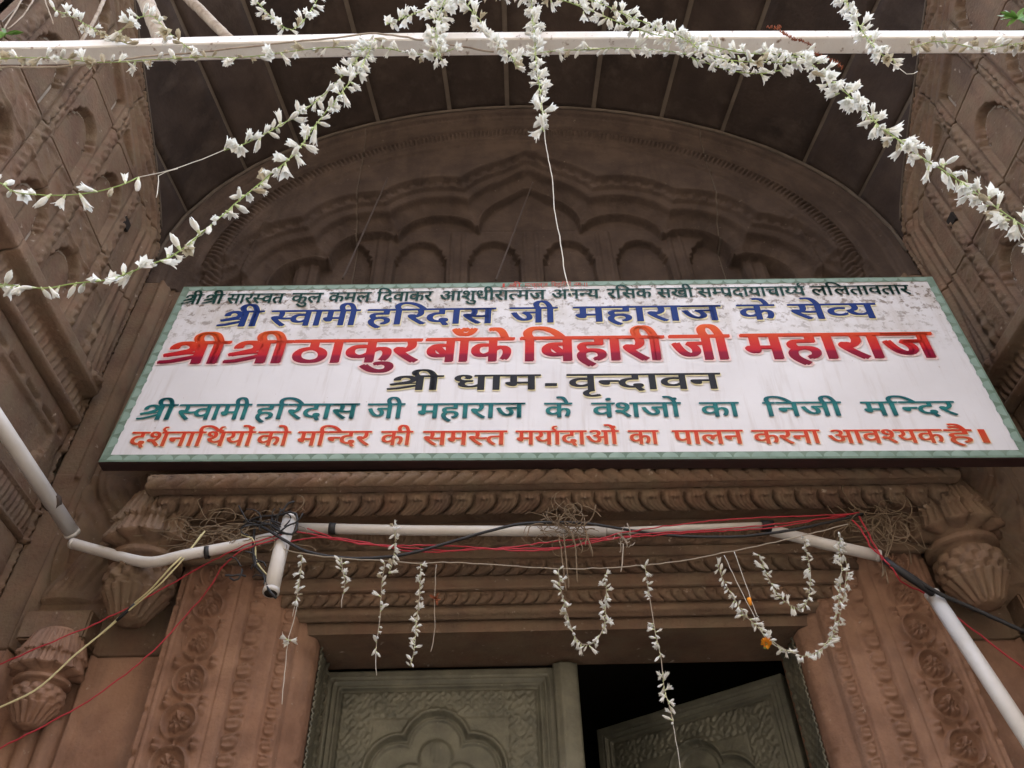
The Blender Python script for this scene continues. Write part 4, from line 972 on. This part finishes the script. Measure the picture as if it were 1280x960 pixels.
for i, (P, lab) in enumerate((([(-0.339, -0.21, 2.738), (-0.339, -0.21, 2.667), (-0.338, -0.21, 2.61), (-0.335, -0.21, 2.544), (-0.341, -0.21, 2.492)], "plain thread with a dried brown flower tied halfway down"),
        ([(-0.714, -0.12, 2.684), (-0.716, -0.12, 2.62), (-0.721, -0.12, 2.575), (-0.715, -0.12, 2.489), (-0.709, -0.12, 2.408)], "thin thread with one white flower hanging in front of the left door jamb"),
        ([(0.434, -0.21, 2.75), (0.455, -0.21, 2.651), (0.471, -0.21, 2.582), (0.49, -0.21, 2.506), (0.535, -0.21, 2.474)], "thin slack thread crossing the large loop at the marigold"),
        ([(0.464, -0.21, 2.759), (0.473, -0.21, 2.662), (0.481, -0.21, 2.571)], "short thin thread beside the left arm of the large loop"))):
    t = empty("loose_thread", lab, "thread", loc=P[0]); T = Vector(P[0])
    tube("string", [Vector(p)-T for p in P], .0009, M['thread' if i else 'old_thread'], t, seg=5, jitter=.001)
    if i == 0:
        ds = []
        for k in range(26):
            v = Vector((random.uniform(-1, 1), random.uniform(-1, 1), random.uniform(-1, 1)))*.014; q = Vector(P[0]).lerp(Vector(P[2]), .82)-T
            ds.append(([q, q+v, q+v+Vector((.004, .002, .004)), q+Vector((.003, 0, .003))], [(0, 1, 2, 3)]))
        V, F = join(ds); fromdata("dried_flower", V, F, M['dry_brown'], t)
    if i == 1:
        for k in range(3):
            f = bpy.data.objects.new("flower", FL[3]); f.parent = t; f.location = Vector(P[2])-T; f.rotation_euler = (random.uniform(1, 4), k*2, k); f.scale = (.8,)*3; C.objects.link(f)
def marigold(c):
    t = empty("marigold", "orange marigold head tied to the bottom of the large flower loop", "flower", loc=tuple(c)); ds = []
    for k in range(90):
        a = random.uniform(0, 2*PI); e = random.uniform(-.5, 1.4); d = Vector((math.cos(a)*math.cos(e), -math.sin(e), math.sin(a)*math.cos(e))); s = d.cross(Vector((.3, .5, .8))).normalized()*.0022; L_ = .0125*random.uniform(.7, 1.1)
        ds.append(([d*.004-s*.4, d*.004+s*.4, d*L_+s, d*L_*1.12, d*L_-s], [(0, 1, 2, 3, 4)]))
    V, F = join(ds); fromdata("petals", V, F, M['marigold'], t)
    vs, fs = tube_data([(0, 0, 0), (-.006, .006, -.012)], (.006, .003)); fromdata("calyx", vs, fs, M['stem_green'], t)
marigold([(0.486, -0.215, 2.496)][0])
marig = tag(fromdata("withered_bud", *join([tube_data([(0, 0, 0), (.004, 0, -.010), (.0, 0, -.02)], (.006, .004), seg=7)]), M['marigold'], smooth=True), "small green and yellow withered bud above the marigold", "flower bud"); marig.location = [(0.47, -0.215, 2.618)][0]

# ================================================================ pipes and cables
def pipe(label, pts, r, ends=(), straight=True, seg=16, parent=None):
    t = empty("plastic_pipe", label, "pipe", loc=tuple(pts[0])); T = Vector(pts[0]); P = [Vector(p)-T for p in pts]
    if not straight: P = resample(P, .03)
    tube("pipe_wall", P, r, M['pvc'], t, seg=seg, straight=True, cap=True)
    for e in ends:
        a, b = (P[0], P[1]) if e == 0 else (P[-1], P[-2]); d = (a-b).normalized()
        tube("pipe_bore_shade", [a-d*.002, a+d*.0012], r*.82 if not isinstance(r, tuple) else r[1]*.82, M['hollow_shade'], t, seg=14, straight=True)  # dark disc on the pipe end, painted as the shade inside
        tube("pipe_rim", [a-d*.012, a-d*.0005], (r if not isinstance(r, tuple) else r[1])*1.05, M['pvc'], t, seg=14, straight=True)
    return t
p1 = pipe("thick grey plastic pipe slanting down the left side wall to an open end", [[(-1.55, -0.669, 3.101)][0], [(-1.419, -0.075, 2.94)][0]], .0215, ends=(1,))
q = tuple(Vector([(-1.55, -0.669, 3.101)][0]).lerp(Vector([(-1.419, -0.075, 2.94)][0]), .80))
cl = tube("pipe_clamp", [Vector(q)-Vector(p1.location)+Vector((0, .006, .006)), Vector(q)-Vector(p1.location)-Vector((0, .006, .006))], .027, M['steel_wire'], p1, straight=True)
pipe("slim grey pipe bending below the open pipe and across to the left jamb", [(-1.405, -0.085, 2.903), (-1.289, -0.11, 2.856), (-1.127, -0.17, 2.783), (-1.024, -0.19, 2.791), (-0.908, -0.17, 2.829), (-0.774, -0.15, 2.878)], .0150, straight=False, ends=(0,))
pipe("short upright grey pipe with an open lower end beside the left door corner", [(-0.763, -0.175, 2.91), (-0.768, -0.185, 2.799), (-0.766, -0.2, 2.665)], (.0195, .0205), ends=(1,))
cap_c = [(-0.762, -0.175, 2.907)][0]
tag(fromdata("pipe_cap", *join([tube_data([Vector(cap_c)+Vector((0, -.004, 0)), Vector(cap_c)+Vector((.001, -.002, .018))], (.0205, .012), seg=14)]), M['pvc'], smooth=True), "round white cap on top of the short upright pipe", "pipe cap")
pipe("straight white pipe running across the lintel under the cornice", [(-0.748, -0.135, 2.909), (-0.408, -0.135, 2.894), (-0.019, -0.135, 2.884), (0.135, -0.135, 2.881)], .0150)
pipe("thinner white pipe continuing along the lintel right of the knot", [(0.135, -0.135, 2.881), (0.373, -0.135, 2.887), (0.62, -0.135, 2.893)], .0100)
pipe("white pipe sloping down from the lintel to the right jamb", [(0.613, -0.13, 2.878), (0.752, -0.13, 2.83), (0.898, -0.13, 2.787)], .0165, ends=(1,))
pipe("thick white pipe slanting down to the lower right corner", [(1.005, -0.12, 2.674), (1.003, -0.2, 2.418), (0.982, -0.32, 2.108)], (.0200, .0200), ends=(0,))
def cable(label, pts, r, m='black', name="cable", cat="cable", group=None, jit=.0005):
    o = tube(name, pts, r, M[m], seg=7, jitter=jit); tag(o, label, cat, group); return o
cable("black cable drooping from the left pipe knot and rising to the middle of the lintel", [(-0.892, -0.17, 2.91), (-0.821, -0.2, 2.867), (-0.768, -0.21, 2.829), (-0.688, -0.2, 2.788), (-0.569, -0.19, 2.772), (-0.44, -0.19, 2.779), (-0.322, -0.19, 2.812), (-0.201, -0.19, 2.851), (-0.111, -0.19, 2.873), (-0.021, -0.19, 2.877)], .0042)
cable("black cable from the middle knot along the lintel to the right corner", [(0.001, -0.19, 2.877), (0.09, -0.19, 2.869), (0.204, -0.17, 2.859), (0.336, -0.17, 2.838), (0.493, -0.17, 2.833), (0.632, -0.17, 2.848), (0.758, -0.16, 2.879), (0.889, -0.15, 2.917)], .0040)
cable("thin black cable looping over the top of the short upright pipe", [(-0.898, -0.17, 2.883), (-0.858, -0.19, 2.907), (-0.793, -0.21, 2.902), (-0.743, -0.21, 2.912), (-0.728, -0.21, 2.872), (-0.732, -0.22, 2.832), (-0.772, -0.21, 2.849), (-0.813, -0.2, 2.88), (-0.878, -0.18, 2.908)], .0032)
cable("black cable hanging from the left knot to the lower end of the short pipe", [(-0.855, -0.18, 2.881), (-0.844, -0.18, 2.803), (-0.826, -0.18, 2.758), (-0.788, -0.2, 2.712), (-0.766, -0.22, 2.663), (-0.741, -0.22, 2.639)], .0038)
cable("black cable running from the right joint out past the right edge", [(0.9, -0.15, 2.762), (0.947, -0.16, 2.706), (0.994, -0.16, 2.657), (1.071, -0.16, 2.608), (1.138, -0.17, 2.556), (1.227, -0.18, 2.493)], .0058)
cable("fat black taped joint between the sloping pipe and the thick right pipe", [(0.896, -0.15, 2.762), (0.912, -0.16, 2.731), (0.944, -0.16, 2.696), (0.974, -0.15, 2.675), (0.995, -0.14, 2.663)], .0105, name="taped_joint", cat="joint")
RG = "red wires strung along the lintel"
for i, (P, lab) in enumerate((
   ([(-0.733, -0.18, 2.868), (-0.599, -0.18, 2.834), (-0.443, -0.18, 2.811), (-0.311, -0.18, 2.798), (-0.135, -0.18, 2.805), (-0.002, -0.18, 2.823), (0.178, -0.175, 2.833), (0.36, -0.17, 2.848), (0.59, -0.17, 2.86), (0.763, -0.16, 2.896), (0.879, -0.15, 2.922)], "upper red wire along the lintel, touching the white pipe"),
   ([(-0.771, -0.18, 2.833), (-0.623, -0.18, 2.845), (-0.398, -0.18, 2.795), (-0.223, -0.18, 2.801), (-0.003, -0.18, 2.802), (0.224, -0.175, 2.842), (0.453, -0.17, 2.857), (0.691, -0.16, 2.886), (0.839, -0.15, 2.909)], "lower red wire along the lintel"),
   ([(-0.707, -0.18, 2.878), (-0.554, -0.18, 2.823), (-0.312, -0.18, 2.813), (-0.048, -0.18, 2.793), (0.203, -0.175, 2.853), (0.459, -0.17, 2.889), (0.743, -0.16, 2.907), (0.865, -0.15, 2.917)], "slack red wire crossing the other two on the lintel"),
   ([(-0.769, -0.2, 2.845), (-0.855, -0.2, 2.816), (-0.92, -0.18, 2.795), (-0.98, -0.15, 2.784), (-1.092, -0.12, 2.726), (-1.203, -0.11, 2.658), (-1.344, -0.11, 2.582), (-1.478, -0.11, 2.514)], "upper red wire hanging from the left jamb to the left edge"),
   ([(-0.772, -0.2, 2.835), (-0.872, -0.2, 2.792), (-0.923, -0.17, 2.756), (-0.952, -0.14, 2.719), (-1.008, -0.11, 2.654), (-1.068, -0.11, 2.554), (-1.174, -0.11, 2.442), (-1.267, -0.11, 2.376), (-1.389, -0.11, 2.304)], "lower red wire hanging from the left jamb to the lower left corner"),
   ([(0.867, -0.15, 2.923), (0.877, -0.15, 2.868), (0.882, -0.15, 2.814), (0.891, -0.15, 2.763), (0.905, -0.16, 2.721), (0.925, -0.14, 2.698), (0.997, -0.11, 2.672), (1.084, -0.11, 2.566), (1.185, -0.12, 2.429)], "red wire running down the right jamb and out to the right edge"),
   ([(0.846, -0.15, 2.901), (0.862, -0.155, 2.854), (0.867, -0.155, 2.801), (0.888, -0.15, 2.778), (0.896, -0.165, 2.738)], "short doubled red wire at the right pipe joint"))):
    cable(lab, P, .0019 if i < 5 else .0024, 'red_wire', "red_wire", "wire", RG, .0015)
cable("pale yellow wire pair slanting from the left jamb down to the left edge", [(-0.987, -0.19, 2.867), (-1.009, -0.19, 2.816), (-1.043, -0.2, 2.751), (-1.092, -0.17, 2.704), (-1.144, -0.14, 2.671), (-1.205, -0.12, 2.609), (-1.263, -0.12, 2.539), (-1.322, -0.12, 2.457), (-1.418, -0.13, 2.394)], .0026, 'yellow_wire', "yellow_wire", "wire")
cable("second pale yellow wire, knotted with black tape halfway", [(-0.993, -0.19, 2.856), (-1.023, -0.195, 2.773), (-1.067, -0.185, 2.707), (-1.15, -0.14, 2.655), (-1.208, -0.118, 2.604)], .0022, 'yellow_wire', "yellow_wire", "wire")
cable("black tape wrapped round the yellow wires near the left pendant", [(-1.137, -0.145, 2.672), (-1.159, -0.138, 2.649), (-1.176, -0.13, 2.633)], .0046, 'black', "tape_wrap", "tape")
cable("short frayed yellow wire hanging at the left pipe knot", [(-0.883, -0.19, 2.854), (-0.84, -0.2, 2.826), (-0.827, -0.19, 2.772), (-0.798, -0.19, 2.735), (-0.775, -0.2, 2.712)], .0022, 'yellow_wire', "yellow_wire", "wire")
def nest(label, c, n, rx, rz, strands=(), r=.0015, m='twine', yy=.03):
    t = empty("twine_knot", label, "twine", loc=tuple(c)); ds = []
    for i in range(n):
        p0 = Vector((random.gauss(0, rx*.5), random.uniform(-yy, yy*.3), random.gauss(0, rz*.5))); pts = [p0]
        a = random.uniform(0, 6.28)
        for k in range(5):
            a += random.uniform(-.1, .9)*(1 if i % 2 else -1); p0 = p0+Vector((math.cos(a)*rx*.26, random.uniform(-.008, .008), math.sin(a)*rz*.34)); pts.append(p0)
        ds.append(tube_data(pts, r*random.uniform(.5, 1.1), seg=5, step=.012))
    V, F = join(ds); fromdata("tangled_fibre", V, F, M[m], t, smooth=True)
    for s_ in strands: tube("loose_strand", [Vector(p)-Vector(c) for p in s_], .0018, M[m], t, seg=5, jitter=.0012)
nest("nest of dry brown twine tied round the left jamb top", [(-0.965, -0.15, 2.882)][0], 55, .11, .045)
nest("twine tangled with cables at the head of the short upright pipe", [(-0.842, -0.16, 2.873)][0], 22, .09, .05)
nest("black cable tangle at the left pipe knot", [(-0.803, -0.2, 2.862)][0], 11, .08, .045, r=.0030, m='black')
nest("black tangle at the lower end of the short upright pipe", [(-0.807, -0.215, 2.718)][0], 7, .04, .045, r=.0028, m='black')
nest("brown twine knot round the middle of the lintel pipe with strands hanging down", [(0.01, -0.175, 2.868)][0], 60, .055, .050, [[(0.007, -0.19, 2.837), (0.011, -0.19, 2.755), (0.011, -0.19, 2.671)], [(-0.006, -0.19, 2.837), (-0.001, -0.19, 2.781), (0.002, -0.19, 2.695), (0.004, -0.19, 2.664)], [(0.035, -0.19, 2.844), (0.038, -0.19, 2.78), (0.035, -0.19, 2.687)], [(0.067, -0.19, 2.857), (0.08, -0.19, 2.804), (0.083, -0.19, 2.766)], [(0.064, -0.19, 2.87), (0.072, -0.19, 2.836), (0.066, -0.19, 2.8)]])
nest("messy dry twine nest at the right end of the lintel", [(0.958, -0.13, 2.907)][0], 55, .09, .075, [[(0.952, -0.14, 2.873), (0.915, -0.14, 2.794), (0.88, -0.14, 2.719)], [(0.975, -0.14, 2.886), (0.924, -0.14, 2.794), (0.901, -0.14, 2.768), (0.884, -0.14, 2.694)]])
nest("small grey knot of old thread hanging right of the middle knot", [(0.171, -0.19, 2.808)][0], 12, .022, .022, [[(0.17, -0.19, 2.803), (0.162, -0.19, 2.752), (0.153, -0.19, 2.716)]], m='old_thread')
for lab, P in (("black tape round the lintel pipe left of the middle", [(-0.656, -0.135, 2.905), (-0.637, -0.135, 2.904)]), ("black tape at the right end of the lintel pipe", [(0.587, -0.135, 2.891), (0.619, -0.135, 2.888)]), ("dark tie round the slim pipe near the left jamb", [(-0.973, -0.183, 2.802), (-0.961, -0.182, 2.804)])):
    tag(tube("tape_wrap", P, .0178, M['black'], seg=14, straight=True), lab, "tape")
# dark blocks on the side walls, coloured as the shade in socket holes
for lab, c in (("dark block for socket-hole shade in the left side wall below the vault", (-1.604, -.262, 4.232)), ("dark block for socket-hole shade in the right side wall below the vault", (1.604, -.292, 4.167))):
    o = box("socket_hole_shade", (c[0]-.012, c[1]-.022, c[2]-.022), (c[0]+.012, c[1]+.022, c[2]+.022), M['hollow_shade']); tag(o, lab, "socket")
